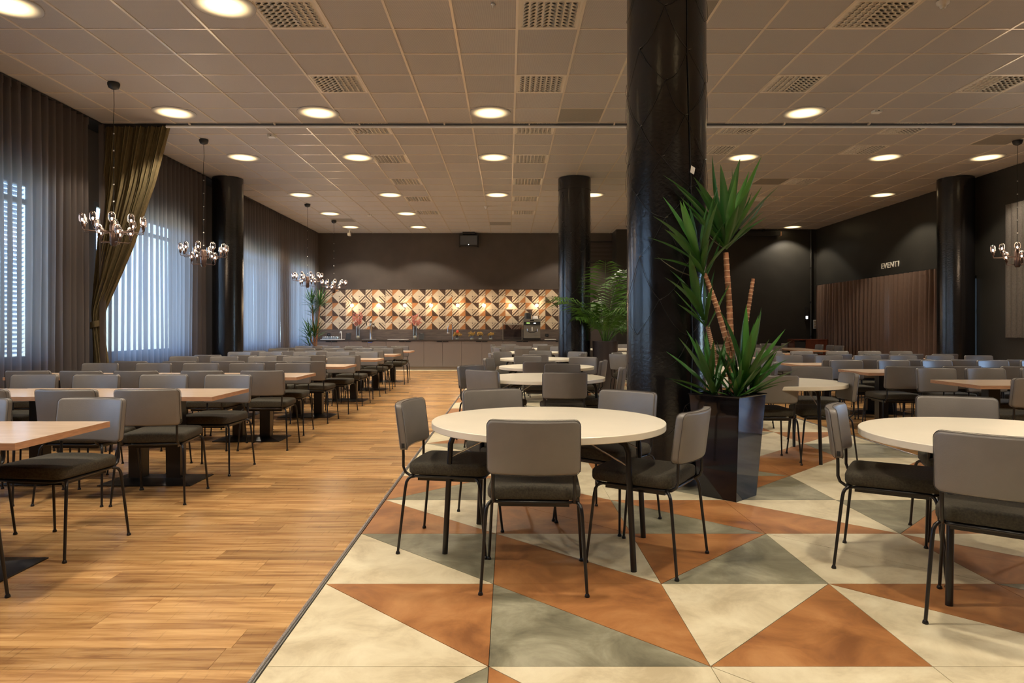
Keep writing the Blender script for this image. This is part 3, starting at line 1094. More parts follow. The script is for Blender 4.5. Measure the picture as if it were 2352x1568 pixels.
# ================================================================== CHAIRS
def make_chair(name, label):
    t = thing(name, label, 'chair')
    # seat cushion, domed a little
    bm = cushion(0.435, 0.44, 0.06, 0.05, 0.018, 5)
    for v in bm.verts:
        v.co.z += (0.008 * (1 - (v.co.x / 0.22) ** 2)) * (1 if v.co.z > 0.03 else 0)
        v.co.y += 0.02
        v.co.z += 0.424
    place('seat', bm_mesh(bm, 'seat', M['fabric']), t)
    # backrest: padded slab bent around the sitter and tilted back
    bm = cushion(0.425, 0.25, 0.046, 0.027, 0.012, 9)
    def bend(co):
        x, z, y = co[0], co[1], co[2]           # slab lies flat: y -> height, z -> thickness
        hz = z + 0.125
        yy = -(y) + 0.9 * x * x - 0.235 - 0.13 * hz
        return Vector((x, yy, 0.553 + hz))
    for v in bm.verts:
        v.co = bend(v.co)
    bmesh.ops.reverse_faces(bm, faces=bm.faces)
    bmesh.ops.recalc_face_normals(bm, faces=bm.faces)
    br = place('backrest', bm_mesh(bm, 'backrest', M['leather']), t)
    mb = MB()
    for th in (0.0055, 0.0405):
        loop = [bend((x, y, th)) for x, y in round_poly(0.427, 0.252, 0.028, 4)]
        # subdivide long runs so the seam follows the bend
        pts = []
        L = loop + [loop[0]]
        for a, b in zip(L, L[1:]):
            pts.append(a)
            if (b - a).length > 0.2 and abs(b.x - a.x) > 0.2:
                ax = a.x
                for k in range(1, 8):
                    x = a.x + (b.x - a.x) * k / 8
                    base = a + (b - a) * k / 8
                    base.y += 0.9 * (x * x - (a.x * a.x + (b.x * b.x - a.x * a.x) * k / 8))
                    pts.append(base)
        pts.append(loop[0])
        mb.tube(pts, 0.0013, 4, caps=False)
    mb.obj('seam', M['seam'], br)
    MB().box(0.2085, 0.2135, -0.232, -0.215, 0.565, 0.592).obj('tag', M['tag'], br)
    # steel frame: ring under the seat, two supports, four legs
    mb = MB()
    ring = [(x, y + 0.015, 0.414) for x, y in round_poly(0.395, 0.41, 0.05, 4)]
    mb.tube(ring + ring[:2], 0.008, 8, caps=False)
    mb.obj('seat_frame', M['black_metal'], t)
    MB().box(-0.165, 0.165, -0.155, 0.17, 0.385, 0.410).obj('seat_pan', M['black_metal'], t)
    for s in (-1, 1):
        MB().tube([(s * 0.187, -0.10, 0.414), (s * 0.187, -0.155, 0.412), (s * 0.187, -0.195, 0.417), (s * 0.187, -0.220, 0.434),
                   (s * 0.187, -0.230, 0.462), (s * 0.187, -0.230, 0.52), (s * 0.187, -0.232 , 0.59)], 0.008, 8).obj('back_support', M['black_metal'], t)
    leg = {}
    for s in (-1, 1):
        for f in (-1, 1):
            mb = MB()
            top = (s * 0.186, f * 0.165 + 0.005, 0.412)
            mb.tube([top, (s * 0.203, f * 0.182, 0.411), (s * 0.213, f * 0.194, 0.402), (s * 0.219, f * 0.202, 0.385), (s * 0.2225, f * 0.2075, 0.35),
                     (s * 0.2425, f * 0.2425, 0.012)], [0.0085, 0.0085, 0.0085, 0.0085, 0.0085, 0.0072], 8)
            mb.lathe([(0.0105, 0.0), (0.0125, 0.002), (0.0105, 0.011), (0.0075, 0.016)], 10, (s * 0.2428, f * 0.2428, 0))
            mb.obj('leg', M['black_metal'], t)
    return t

proto = None
def chair(x, y, ang, label, group):
    """ang: the way the sitter faces, degrees from +X"""
    global proto
    rz = math.radians(ang - 90)
    if proto is None:
        proto = make_chair('dining_chair', label)
        proto.location = (x, y, 0)
        proto.rotation_euler = (0, 0, rz)
        proto['group'] = group
        return proto
    return copy_thing(proto, (x, y, 0), rz, label, group)

# ------------------------------------------------------------------ round tables
ZTOP = 0.705
rt_proto = None
def make_round(label):
    t = thing('round_table', label, 'table')
    R = 0.65
    mb = MB()
    mb.disc(R - 0.003, (0, 0, ZTOP), 96).disc(R - 0.003, (0, 0, ZTOP - 0.036), 96, up=False)
    mb.lathe([(R - 0.003, ZTOP - 0.036), (R, ZTOP - 0.033)], 96).lathe([(R, ZTOP - 0.033), (R, ZTOP - 0.003)], 96).lathe([(R, ZTOP - 0.003), (R - 0.003, ZTOP)], 96)
    mb.obj('tabletop', M['white_top'], t)
    zt = ZTOP - 0.036
    for sx_ in (-1, 1):
        MB().tube([(sx_ * 0.36, -0.27, zt - 0.012), (sx_ * 0.36, 0.27, zt - 0.012)], 0.011, 8).obj('rail', M['black_metal'], t)
        for sy in (-1, 1):
            x, y = sx_ * 0.505, sy * 0.2925
            MB().tube([(sx_ * 0.36, sy * 0.27, zt - 0.014), (sx_ * 0.43, sy * 0.277, zt - 0.018), (sx_ * 0.462, sy * 0.280, zt - 0.038), (sx_ * 0.476, sy * 0.282, zt - 0.075),
                       (x, y, 0.0)], 0.0155, 12).obj('leg', M['black_metal'], t)
            MB().tube([(sx_ * 0.480, sy * 0.275, zt - 0.15), (sx_ * 0.20, sy * 0.24, zt - 0.006)], 0.0045, 6).obj('brace', M['chrome'], t)
    return t

ROUND = [  # description, x, y, long-side angle, chairs (x, y, facing)
    ('front white round table', 0.2235, 3.852, -15.8,
     [(-0.315, 3.90, -10), (-0.013, 4.43, -67.7), (0.129, 3.36, 87), (0.63, 4.36, -131), (0.743, 3.64, 147)]),
    ('front right white round table', 2.43, 3.33, 63,
     [(1.989, 3.556, -32), (2.063, 2.868, 52), (2.63, 3.93, -111.5)]),
    ('second white round table in the middle line', 0.38, 7.30, 20,
     [(-0.225, 7.565, -40), (-0.105, 7.06, 51), (0.54, 6.77, 90), (0.64, 7.85, -90), (0.95, 7.30, 172)]),
    ('third white round table in the middle line', 0.525, 9.37, -10,
     [(-0.03, 9.58, -15), (0.40, 8.93, 90), (0.30, 10.13, -90), (1.0, 9.86, -115), (1.0, 9.05, 165)]),
    ('fourth white round table in the middle line', 0.51, 11.87, 15,
     [(-0.03, 11.65, 3), (0.05, 12.2, -50), (0.44, 11.35, 90), (0.61, 12.68, -90), (1.08, 12.2, -135), (1.0, 11.6, 165)]),
    ('fifth white round table in the middle line', 0.54, 15.2, 0,
     [(0.0, 14.9, 20), (0.35, 14.70, 90), (-0.05, 15.75, -45), (0.35, 15.9, -90), (1.0, 15.75, -130)]),
    ('rearmost white round table before the counter', 0.5, 17.85, 10,
     [(0.12, 17.35, 75), (0.85, 17.45, 110), (-0.15, 18.05, -10), (0.1, 18.5, -70), (0.8, 18.6, -110)]),
    ('white round table behind the potted yucca', 2.6, 6.68, 80,
     [(2.38, 6.35, 88), (3.25, 7.24, -105), (2.93, 6.42, 172)]),
    ('white round table right behind the yucca leaves', 2.55, 8.9, 30,
     [(3.10, 8.68, 160), (3.22, 9.25, -125)]),
    ('white round table hidden beyond the huge column', 2.6, 11.3, 0,
     [(3.05, 11.0, 165), (2.0, 11.25, 35), (2.12, 11.85, -30)]),
    ('white round table beyond the palm pot', 2.62, 14.3, 0, [(2.1, 14.0, 30)]),
    ('rearmost white round table right of the palm', 2.75, 17.6, 0, [(2.95, 18.1, -100)]),
]
OCT = ['right', 'far right', 'far', 'far left', 'left', 'near left', 'near', 'near right']
for k, (desc, x, y, ang, chs) in enumerate(ROUND):
    lab = desc + ' on thin black legs'
    if rt_proto is None:
        rt_proto = make_round(lab)
        rt_proto.location = (x, y, 0)
        rt_proto.rotation_euler = (0, 0, math.radians(ang))
        rt_proto['group'] = 'white round tables'
    else:
        copy_thing(rt_proto, (x, y, 0), math.radians(ang), lab, 'white round tables')
    used = set()
    for (cx, cyy, a) in chs:
        th = math.degrees(math.atan2(cyy - y, cx - x)) % 360
        o = int((th + 22.5) // 45) % 8
        for alt in (0, 1, -1, 2, -2, 3):
            if (o + alt) % 8 not in used:
                o = (o + alt) % 8
                break
        used.add(o)
        chair(cx, cyy, a, 'grey chair, %s side of %s' % (OCT[o], desc), 'chairs around the round tables')

# ------------------------------------------------------------------ long rows of wooden tables
def wood_top(w_, mb):
    mb.box(-w_ / 2, w_ / 2, -0.365, 0.365, ZTOP - 0.031, ZTOP, 1)
    # the top sheet overlies the edge band
    mb.box(-w_ / 2 + 0.0005, w_ / 2 - 0.0005, -0.3645, 0.3645, ZTOP - 0.0005, ZTOP + 0.0008, 0)
    return mb
def make_wood(w_, label, posts):
    t = thing('wooden_table', label, 'table')
    wood_top(w_, MB()).obj('tabletop', [M['birch'], M['birch_edge']], t)
    bw = 0.36 if len(posts) > 1 else 0.19
    mb = MB()
    mb.box(-bw, bw, -0.21, 0.21, 0.0, 0.007)
    # low pyramid rising to the posts
    px0, px1 = min(posts) - 0.07, max(posts) + 0.07
    vs = [(-bw, -0.21, 0.007), (bw, -0.21, 0.007), (bw, 0.21, 0.007), (-bw, 0.21, 0.007),
          (px0, -0.065, 0.032), (px1, -0.065, 0.032), (px1, 0.065, 0.032), (px0, 0.065, 0.032)]
    mb.add(vs, [(4, 5, 6, 7), (0, 1, 5, 4), (1, 2, 6, 5), (2, 3, 7, 6), (3, 0, 4, 7)])
    mb.obj('base_plate', M['black_metal'], t)
    for p in posts:
        MB().box(p - 0.056, p + 0.056, -0.05, 0.05, 0.03, ZTOP - 0.04).obj('post', M['black_metal'], t)
        MB().box(p - 0.13, p + 0.13, -0.20, 0.20, ZTOP - 0.042, ZTOP - 0.031).obj('top_plate', M['black_metal'], t)
    return t
wp = {}
def wood_table(wide, x, y, rz, label, group):
    if wide not in wp:
        t = make_wood(1.19 if wide else 0.70, label, (-0.15, 0.15) if wide else (0.0,))
        t.location = (x, y, 0)
        t.rotation_euler = (0, 0, rz)
        t['group'] = group
        wp[wide] = t
        return t
    return copy_thing(wp[wide], (x, y, 0), rz, label, group)

NTH = ['front', 'second', 'third', 'fourth', 'fifth', 'sixth', 'rearmost']
RC = random.Random(21)
XS = [-2.55, -3.11, -3.69, -4.25, -4.86]
jit = lambda s: RC.uniform(-s, s)
DEP = ['nearest the aisle', 'second from the aisle', 'third from the aisle', 'fourth from the aisle', 'nearest the windows', 'sixth from the aisle']
LG = 'chairs along the left wooden tables'
LY = [3.42, 5.50, 7.58, 9.57, 11.62, 13.70, 15.75]
for k, yc in enumerate(LY):
    nm = NTH[k]
    dx = [0, -0.02, -0.03, 0.0, 0.03, 0.0, 0.0][k]
    wood_table(True, -2.795 + dx, yc, 0, 'aisle-end wooden table of the %s left row' % nm, 'left wooden tables')
    wood_table(False, -3.745 + dx, yc + 0.012, 0, 'small square middle wooden table of the %s left row' % nm, 'left wooden tables')
    wood_table(k != 5, -4.695 + dx if k != 5 else -4.45, yc - 0.008, 0, 'window-side wooden table of the %s left row' % nm, 'left wooden tables')
    # near side, backs to the viewer
    if k == 0:
        near = [(-2.52, 2.87)]
        farr = [(-2.51, 3.83), (-3.15, 3.80), (-3.72, 3.85), (-4.3, 3.82)]
    elif k == 1:
        near = [(-2.50, 4.945), (-3.01, 4.93), (-3.62, 4.95), (-4.2, 4.95), (-4.8, 4.93)]
        farr = [(x, 5.93 + jit(0.03)) for x in (-2.53, -3.10, -3.73, -4.28, -4.86)]
    else:
        near = [(x + 0.04 + jit(0.05), yc - 0.53 + jit(0.04)) for x in XS]
        farr = [(x + jit(0.05), yc + 0.43 + jit(0.03)) for x in XS]
        if k == 5:
            near[-1] = (-4.80, near[-1][1])
            farr[-1] = (-4.80, farr[-1][1])
    for i, (x, y) in enumerate(near):
        a = 90 + (6 if (k == 1 and i == 0) else jit(4))
        chair(x, y, a, 'grey chair, near side of %s left wooden row, %s' % (nm, DEP[i]), LG)
    for i, (x, y) in enumerate(farr):
        a = -90 + ((-8) if (k == 0 and i == 0) else jit(4))
        chair(x, y, a, 'grey chair, far side of %s left wooden row, %s' % (nm, DEP[i]), LG)

RG = 'chairs along the right wooden tables'
RR = [  # row name, table centre y, near chairs x, far chairs x
    ('front', 6.52, [4.45], [4.51, 5.03, 5.60]),
    ('second', 8.30, [4.40, 5.05, 5.66], [4.44, 5.07, 5.66, 6.37, 6.95]),
    ('third', 9.95, [4.42, 4.99, 5.54, 6.19, 6.89], [4.37, 4.97, 5.59, 6.14, 6.70, 7.30]),
    ('fourth', 12.0, [4.33, 4.89, 5.46, 6.06, 6.62, 7.18], [4.32, 4.90, 5.46, 6.13, 6.72, 7.30]),
    ('fifth', 14.3, [4.45, 5.05], [4.75, 5.3]),
]
PL_ = ['first', 'second', 'third', 'fourth', 'fifth', 'sixth']
for k, (nm, yc, near, farr) in enumerate(RR):
    x0 = [4.24, 4.17, 4.10, 4.12, 4.12][k]
    wood_table(False, x0 + 0.355, yc, 0, 'small wooden table at the left end of the %s right row' % nm, 'right wooden tables')
    wood_table(True, x0 + 1.31, yc + 0.01, 0, 'middle wooden table of the %s right row' % nm, 'right wooden tables')
    if k < 4:
        wood_table(True, x0 + 2.51, yc - 0.01, 0, 'wooden table at the right end of the %s right row' % nm, 'right wooden tables')
    for i, x in enumerate(near):
        chair(x, yc - 0.47 + jit(0.03), 90 + jit(5), 'grey chair, near side of %s right wooden row, %s from the left' % (nm, PL_[i]), RG)
    for i, x in enumerate(farr):
        chair(x, yc + 0.46 + jit(0.03), -90 + jit(5), 'grey chair, far side of %s right wooden row, %s from the left' % (nm, PL_[i]), RG)
# tables before the black stage wall
wood_table(True, 7.25, 16.7, math.radians(83), 'near wooden table of the pair set lengthwise by the lectern', 'stage wooden tables')
wood_table(True, 7.40, 17.9, math.radians(83), 'far wooden table of the pair set lengthwise by the lectern', 'stage wooden tables')
wood_table(True, 5.25, 18.6, math.radians(5), 'wooden table standing before the black stage wall', 'stage wooden tables')
SG = 'chairs before the stage wall'
for (x, y, a, lb) in [
    (6.95 - 0.10, 16.85, 5, 'grey chair, left side of the lengthwise lectern tables, nearest'),
    (6.85, 17.45, 5, 'grey chair, left side of the lengthwise lectern tables, middle'),
    (6.88, 18.10, -5, 'grey chair, left side of the lengthwise lectern tables, farthest'),
    (7.90, 16.85, 180, 'grey chair, right side of the lengthwise lectern tables, nearest'),
    (7.95, 17.45, 175, 'grey chair, right side of the lengthwise lectern tables, middle'),
    (7.98, 18.10, 180, 'grey chair, right side of the lengthwise lectern tables, farthest'),
    (7.30, 19.0, -85, 'grey chair at the far end of the lengthwise lectern tables'),
    (7.95, 19.2, -95, 'grey chair standing alone left of the lectern cabinet'),
    (4.75, 19.05, -90, 'grey chair behind the stage-wall table, left one'),
    (5.45, 19.10, -90, 'grey chair behind the stage-wall table, right one'),
    (4.95, 18.1, 90, 'grey chair in front of the stage-wall table, left one'),
    (5.60, 18.15, 90, 'grey chair in front of the stage-wall table, right one')]:
    chair(x, y, a, lb, SG)

# ================================================================== BACK COUNTER
YCF = 20.33                      # cabinet front
t_ids = []
cab_edges = [(-5.75, -4.73), (-4.73, -3.62), (-3.62, -2.50), (-2.50, -1.39), (-1.39, -0.17), (-0.17, 1.01), (1.01, 2.15)]
CL = ['leftmost, beside the dracaena', 'second from the left', 'third from the left', 'left of the middle', 'under the flower vases', 'under the coffee machine', 'rightmost, behind the column']
for k, (a, b) in enumerate(cab_edges):
    t = thing('base_cabinet', 'taupe base cabinet of the back counter, ' + CL[k], 'cabinet', (0, 0, 0), 0, 'counter base cabinets')
    MB().box(a + 0.002, b - 0.002, YCF + 0.022, YB - 0.01, 0.09, 0.86).obj('body', M['cabinet'], t)
    MB().box(a, b, YCF + 0.05, YB - 0.01, 0.0, 0.09).obj('plinth', M['plinth'], t)
    m = (a + b) / 2
    for (c, d, s) in ((a, m, 1), (m, b, -1)):
        dr = MB().box(c + 0.003, d - 0.003, YCF, YCF + 0.02, 0.095, 0.852).obj('door', M['cabinet'], t)
        hx = d - 0.17 if s > 0 else c + 0.01
        MB().box(hx, hx + 0.16, YCF - 0.014, YCF + 0.002, 0.828, 0.852).obj('handle', M['black'], dr)
o = MB().box(-5.78, 2.15, YCF - 0.02, YB - 0.02, 0.862, 0.893).obj('worktop', M['counter'])
tag(o, 'long dark worktop of the back counter under the mosaic wall', 'worktop')
o = MB().box(-5.78, 2.05, YB - 0.02, YB - 0.004, 0.893, 1.196).obj('splashback', M['splash'])
tag(o, 'dark wood splashback between the counter and the mosaic tiles', 'splashback')
o = MB().box(-5.2, 2.15, YCF - 0.45, YCF - 0.02, 0.0, 0.004).obj('trim_5', M['cream_tile'])
tag(o, kind='structure')

# mosaic: square tiles with printed triangles and stripes, each a piece of the wall
P = 0.2026
MM = [M['m_cream'], M['m_rust'], M['m_dark'], M['m_mid']]
def clip_band(lo, hi, axis):
    """part of the unit square with lo <= s <= hi; s = x - y (axis 1) or x + y - 1 (axis -1)"""
    sq = [(0, 0), (1, 0), (1, 1), (0, 1)]
    def s(p): return p[0] - p[1] if axis > 0 else p[0] + p[1] - 1
    def cut(poly, v, keep_hi):
        out = []
        for i in range(len(poly)):
            a, b = poly[i], poly[(i + 1) % len(poly)]
            sa, sb = s(a) - v, s(b) - v
            if not keep_hi:
                sa, sb = -sa, -sb
            if sa >= 0:
                out.append(a)
            if (sa > 0 and sb < 0) or (sa < 0 and sb > 0):
                k = sa / (sa - sb)
                out.append((a[0] + (b[0] - a[0]) * k, a[1] + (b[1] - a[1]) * k))
        return out
    r = cut(sq, lo, True)
    return cut(r, hi, False) if r else r
def mosaic_mesh(kind):
    mb = MB()
    # bands: (lo, hi, material) along the diagonal coordinate
    if kind == 'Ra': bands, ax = [(-1, 0, 1), (0, 1, 0)], 1          # rust upper left
    elif kind == 'Rb': bands, ax = [(-1, 0, 0), (0, 1, 1)], 1        # rust lower right
    elif kind == 'Da': bands, ax = [(-1, 0, 0), (0, 1, 2)], -1       # dark upper right
    elif kind == 'Db': bands, ax = [(-1, 0, 2), (0, 1, 0)], -1       # dark lower left
    else:
        ax = 1 if kind in ('S/', 's/') else -1
        bands = [(-1, -0.78, 3), (-0.78, -0.55, 0), (-0.55, -0.36, 3), (-0.36, -0.12, 0), (-0.12, 0.14, 2), (0.14, 0.36, 0), (0.36, 0.56, 3), (0.56, 0.82, 0), (0.82, 1, 2)]
        if kind == 's/':
            bands = [(-a1, -a0, m) for (a0, a1, m) in reversed(bands)]
    g = 0.0016
    q = P - 2 * g
    for (lo, hi, m) in bands:
        poly = clip_band(lo, hi, ax)
        if len(poly) >= 3:
            mb.add([(g + x * q, -0.010, g + y * q) for x, y in poly], [tuple(range(len(poly)))], m)
    vs = [(g, -0.010, g), (P - g, -0.010, g), (P - g, -0.010, P - g), (g, -0.010, P - g), (g, 0, g), (P - g, 0, g), (P - g, 0, P - g), (g, 0, P - g)]
    mb.add(vs, [(0, 4, 5, 1), (1, 5, 6, 2), (2, 6, 7, 3), (3, 7, 4, 0)], 0)
    return mb.mesh('mosaic_tile', MM)
MK = {k: mosaic_mesh(k) for k in ('Ra', 'Rb', 'Da', 'Db', 'S/', 's/', 'S-')}
seq = 'DSR' * 6 + 'DSD' + 'SRD' * 6          # read off the photograph, left to right
swap = {(0, 10): 'S-', (1, 4): 'S-', (1, 7): 'S-', (1, 10 - 1): 'S-', (2, 13): 'S-', (5, 9): 'S-', (1, 28): 'Da', (1, 31): 'Da', (1, 33): 'Ra', (3, 28): 'Da', (3, 31): 'Da', (3, 33): 'Ra'}
MX0, MZ0 = -5.754, 1.199
MB().box(MX0, MX0 + P * 37, YB - 0.006, YB, MZ0, MZ0 + 6 * P).obj('grout', M['splash'], wall_back)
for c in range(37):
    ch = seq[c] if c < len(seq) else 'S'
    if 21 <= c:
        ch = 'SRD'[(c - 21) % 3]
    for r in range(6):
        if (r, c) in swap:
            k = swap[(r, c)]
        elif r % 2 == 0:
            k = {'D': 'Da', 'S': 'S/', 'R': 'Ra'}[ch]
        else:
            k = {'D': 's/', 'S': 'Rb', 'R': 'Db'}[ch]
        place('mosaic_tile', MK[k], wall_back, (MX0 + P * c, YB - 0.006, MZ0 + P * (5 - r)))

# eight round bulbs on the mosaic
for k in range(8):
    x = -4.727 + 0.7995 * k
    t = thing('wall_bulb', 'glowing round wall bulb on the mosaic, %s of eight from the left' % ORD[k], 'light', (x, YB - 0.016, 1.924), 0, 'bulbs on the mosaic wall')
    MB().tube([(0, 0, 0), (0, -0.012, 0)], 0.035, 16).obj('back_plate', M['white'], t)
    MB().tube([(0, -0.01, 0), (0, -0.05, 0)], 0.016, 12).obj('socket', M['white'], t)
    MB().ball((0, -0.095, 0), 0.050, 16, 10).obj('globe', M['globe'], t)
    lamp('wall_bulb_light', 'POINT', (x, YB - 0.115, 1.924), 21, (1.0, 0.76, 0.48), size=0.055)

ZC = 0.893
def at(px, Y=20.5):
    return (px - 1167) / F * Y
# tap, tablets, glasses, vases ...
t = thing('water_tap', 'white curved tap beside the left tablet stand', 'tap', (at(783.5), 20.55, ZC))
MB().tube([(0, 0, 0), (0, 0, 0.20), (-0.006, 0, 0.235), (-0.022, 0, 0.25), (-0.038, 0, 0.235), (-0.042, 0, 0.19)], 0.013, 10).obj('spout', M['white'], t)
MB().lathe([(0.024, 0), (0.024, 0.012), (0.0, 0.012)], 16).obj('base', M['steel'], t)
for px, lb in ((799.5, 'small black tablet stand on the counter near the tap'), (967.5, 'small black tablet stand right of the middle blossom vase')):
    t = thing('tablet_stand', lb, 'tablet', (at(px), 20.5, ZC), 0, 'black tablet stands')
    mb = MB()
    mb.add([(-0.072, 0, 0.005), (0.072, 0, 0.005), (0.082, 0.05, 0.185), (-0.072, 0.05, 0.185), (-0.072, 0.012, 0.0), (0.072, 0.012, 0.0), (0.082, 0.062, 0.18), (-0.072, 0.062, 0.18)],
           [(0, 1, 2, 3), (7, 6, 5, 4), (0, 4, 5, 1), (1, 5, 6, 2), (2, 6, 7, 3), (3, 7, 4, 0)])
    mb.obj('screen', M['black'], t)
    MB().box(-0.03, 0.03, 0.04, 0.06, 0.185, 0.20).obj('clip', M['steel'], t)
    MB().box(-0.06, 0.06, 0.0, 0.12, 0.0, 0.004).obj('foot', M['black'], t)
# tray of upturned glasses
t = thing('glass_tray', 'pale serving tray holding the drinking glasses at counter left', 'tray', (-5.28, 20.52, ZC))
MB().box(-0.30, 0.35, -0.16, 0.16, 0, 0.008).obj('base', M['white'], t)
MB().box(-0.30, 0.35, -0.17, -0.16, 0, 0.016).box(-0.30, 0.35, 0.16, 0.17, 0, 0.016).obj('rim', M['white'], t)
g0 = None
for r in range(3):
    for c in range(8):
        loc = (-5.52 + 0.062 * c + 0.01 * r, 20.44 + 0.075 * r, ZC + 0.008)
        lb = 'clear drinking glass on the counter tray, %s row, %s from the left' % (['front', 'middle', 'back'][r], ORD[c])
        if g0 is None:
            me = MB().lathe([(0.026, 0.0), (0.023, 0.095), (0.0, 0.095)], 12).lathe([(0.023, 0.092), (0.024, 0.004)], 12).mesh('drinking_glass', M['clear'])
        o = place('drinking_glass', me, None, loc)
        g0 = o
        tag(o, lb, 'glass', 'drinking glasses on the tray')
def vase(name, label, x, y, h, r, flo, n, spread, seed, cat='vase', red=False, tall=False):
    R = random.Random(seed)
    t = thing(name, label, cat, (x, y, ZC), 0, 'flower vases on the counter')
    MB().lathe([(0.0, 0.003), (r * 0.92, 0.003), (r, h * 0.3), (r * 0.96, h * 0.7), (r, h)], 20).obj('glass', M['clear'], t)
    MB().lathe([(0.0, 0.004), (r * 0.88, 0.004), (r * 0.90, h * 0.20 + 0.02), (r * 0.4, h * 0.24 + 0.02), (0.0, h * 0.24 + 0.022)], 16).obj('pebbles', M['pebble'], t)
    st, fl = MB(), MB()
    rd = MB()
    for k in range(n):
        a = R.uniform(0, 2 * PI)
        rr = spread * math.sqrt(R.random())
        top = Vector((rr * math.cos(a), rr * 0.7 * math.sin(a), h + (R.uniform(0.10, 0.42) if tall else R.uniform(0.015, 0.10) - rr * 0.25)))
        st.tube([(R.uniform(-r, r) * 0.4, R.uniform(-r, r) * 0.4, 0.02), (top.x * 0.25, top.y * 0.25, h * 0.95), top], 0.0025, 4)
        m = 12 if tall else 4
        for q in range(m):
            u = R.uniform(0.35, 1.0) if tall else R.uniform(0.9, 1.0)
            b = Vector((top.x * 0.25, top.y * 0.25, h * 0.95))
            c = b + (top - b) * u + Vector((R.uniform(-1, 1), R.uniform(-1, 1), R.uniform(-1, 1))) * 0.022
            s = R.uniform(0.016, 0.026)
            for pe in range(5):
                aa = 2 * PI * pe / 5 + R.random()
                d = Vector((math.cos(aa), math.sin(aa) * 0.6, math.sin(aa + 1) * 0.8)) * s
                e1 = d.cross(Vector((R.random(), R.random(), R.random() + 0.1))).normalized() * s * 0.55
                fl.add([c, c + d * 0.6 + e1, c + d * 1.3, c + d * 0.6 - e1], [(0, 1, 2, 3)])
    st.obj('stems', M['twig'], t)
    tag(fl.obj('blossoms', flo, t), kind='stuff')
    if red:
        MB().ball((0.01, -0.02, h + 0.11), 0.042, 10, 7, sz=1.3).obj('protea', M['red'], t)
    return t
vase('blossom_vase', 'tall glass vase of pink blossom twigs at counter left', at(822), 20.5, 0.40, 0.062, M['pink'], 16, 0.20, 1, tall=True)
vase('blossom_vase', 'tall glass vase of pink blossom twigs beside the middle tablet', at(953), 20.5, 0.40, 0.062, M['pink'], 16, 0.20, 2, tall=True)
vase('flower_vase', 'small glass vase with a red protea among yellow blooms', at(1050), 20.5, 0.13, 0.055, M['yellow'], 26, 0.13, 3, red=True)
vase('flower_vase', 'leftmost of the three small glass vases of yellow flowers', at(1083.5), 20.5, 0.13, 0.055, M['yellow'], 18, 0.085, 4)
vase('flower_vase', 'middle of the three small glass vases of yellow flowers', at(1103), 20.5, 0.13, 0.055, M['yellow'], 18, 0.085, 5)
vase('flower_vase', 'rightmost of the three small glass vases of yellow flowers', at(1127), 20.5, 0.13, 0.055, M['yellow'], 18, 0.085, 6)
# beer tower
t = thing('tap_tower', 'steel drink dispensing tower with levers on the counter', 'dispenser', (at(852), 20.5, ZC))
MB().lathe([(0.045, 0), (0.036, 0.012), (0.033, 0.40), (0.045, 0.41), (0.045, 0.47), (0.02, 0.50), (0.0, 0.50)], 20).obj('pillar', M['steel'], t)
MB().tube([(-0.13, 0, 0.41), (0.11, 0, 0.41)], 0.014, 10).obj('crossbar', M['steel'], t)
for x in (-0.12, 0.10):
    MB().tube([(x, 0, 0.41), (x, -0.05, 0.40), (x, -0.055, 0.36)], 0.010, 8).obj('spout', M['steel'], t)
    MB().tube([(x, -0.02, 0.42), (x - 0.005, -0.03, 0.50)], [0.008, 0.013], 8).obj('lever', M['black'], t)
MB().ball((0.0, -0.02, 0.55), 0.045, 14, 8).obj('medallion', M['steel'], t)
o = MB().box(-0.22, 0.22, -0.12, 0.12, 0, 0.012).box(-0.20, 0.20, -0.10, 0.10, 0.012, 0.016).obj('drip_tray', M['steel'], None, (at(850), 20.47, ZC))
tag(o, 'steel drip tray under the drink tower', 'tray')
o = MB().box(-0.30, 0.30, -0.12, 0.12, 0, 0.008).box(-0.28, 0.28, -0.10, 0.10, 0.008, 0.010).obj('serving_tray', M['white'], None, (at(915), 20.45, ZC))
tag(o, 'flat pale tray lying between drink tower and middle vase', 'tray')
# gooseneck tap and its hanging dish rack
t = thing('gooseneck_tap', 'tall steel gooseneck rinse tap left of the protea vase', 'tap', (at(1039), 20.5, ZC))
pts = [(0, 0, 0), (0, 0, 0.42)] + [(-0.055 + 0.055 * math.cos(a), 0, 0.42 + 0.055 * math.sin(a)) for a in (0.5, 1.0, 1.57, 2.2, 2.8)] + [(-0.13, 0, 0.36), (-0.13, 0, 0.22)]
MB().tube(pts, 0.011, 10).obj('pipe', M['chrome'], t)
MB().lathe([(0.055, 0.195), (0.06, 0.205), (0.02, 0.215), (0.0, 0.22)], 18, (-0.13, 0, 0)).obj('spray_head', M['chrome'], t)
MB().tube([(0, 0, 0.10), (0.06, 0, 0.13)], 0.006, 6).obj('lever', M['chrome'], t)
# glass sneeze guard shelf
t = thing('counter_shelf', 'small metal and smoked glass shelf left of the coffee machine', 'shelf', (at(1177), 20.5, ZC))
for x in (-0.285, 0.285):
    MB().box(x - 0.011, x + 0.011, -0.14, -0.118, 0, 0.50).obj('post', M['steel'], t)
    MB().box(x - 0.011, x + 0.011, 0.118, 0.14, 0, 0.50).obj('post', M['steel'], t)
MB().box(-0.30, 0.30, -0.145, 0.145, 0.45, 0.475).obj('top_shelf', M['steel'], t)
MB().box(-0.275, 0.275, -0.13, -0.122, 0.02, 0.44).obj('guard', M['smoke'], t)
MB().box(-0.275, 0.275, -0.12, 0.13, 0.03, 0.04).obj('shelf_board', M['black'], t)
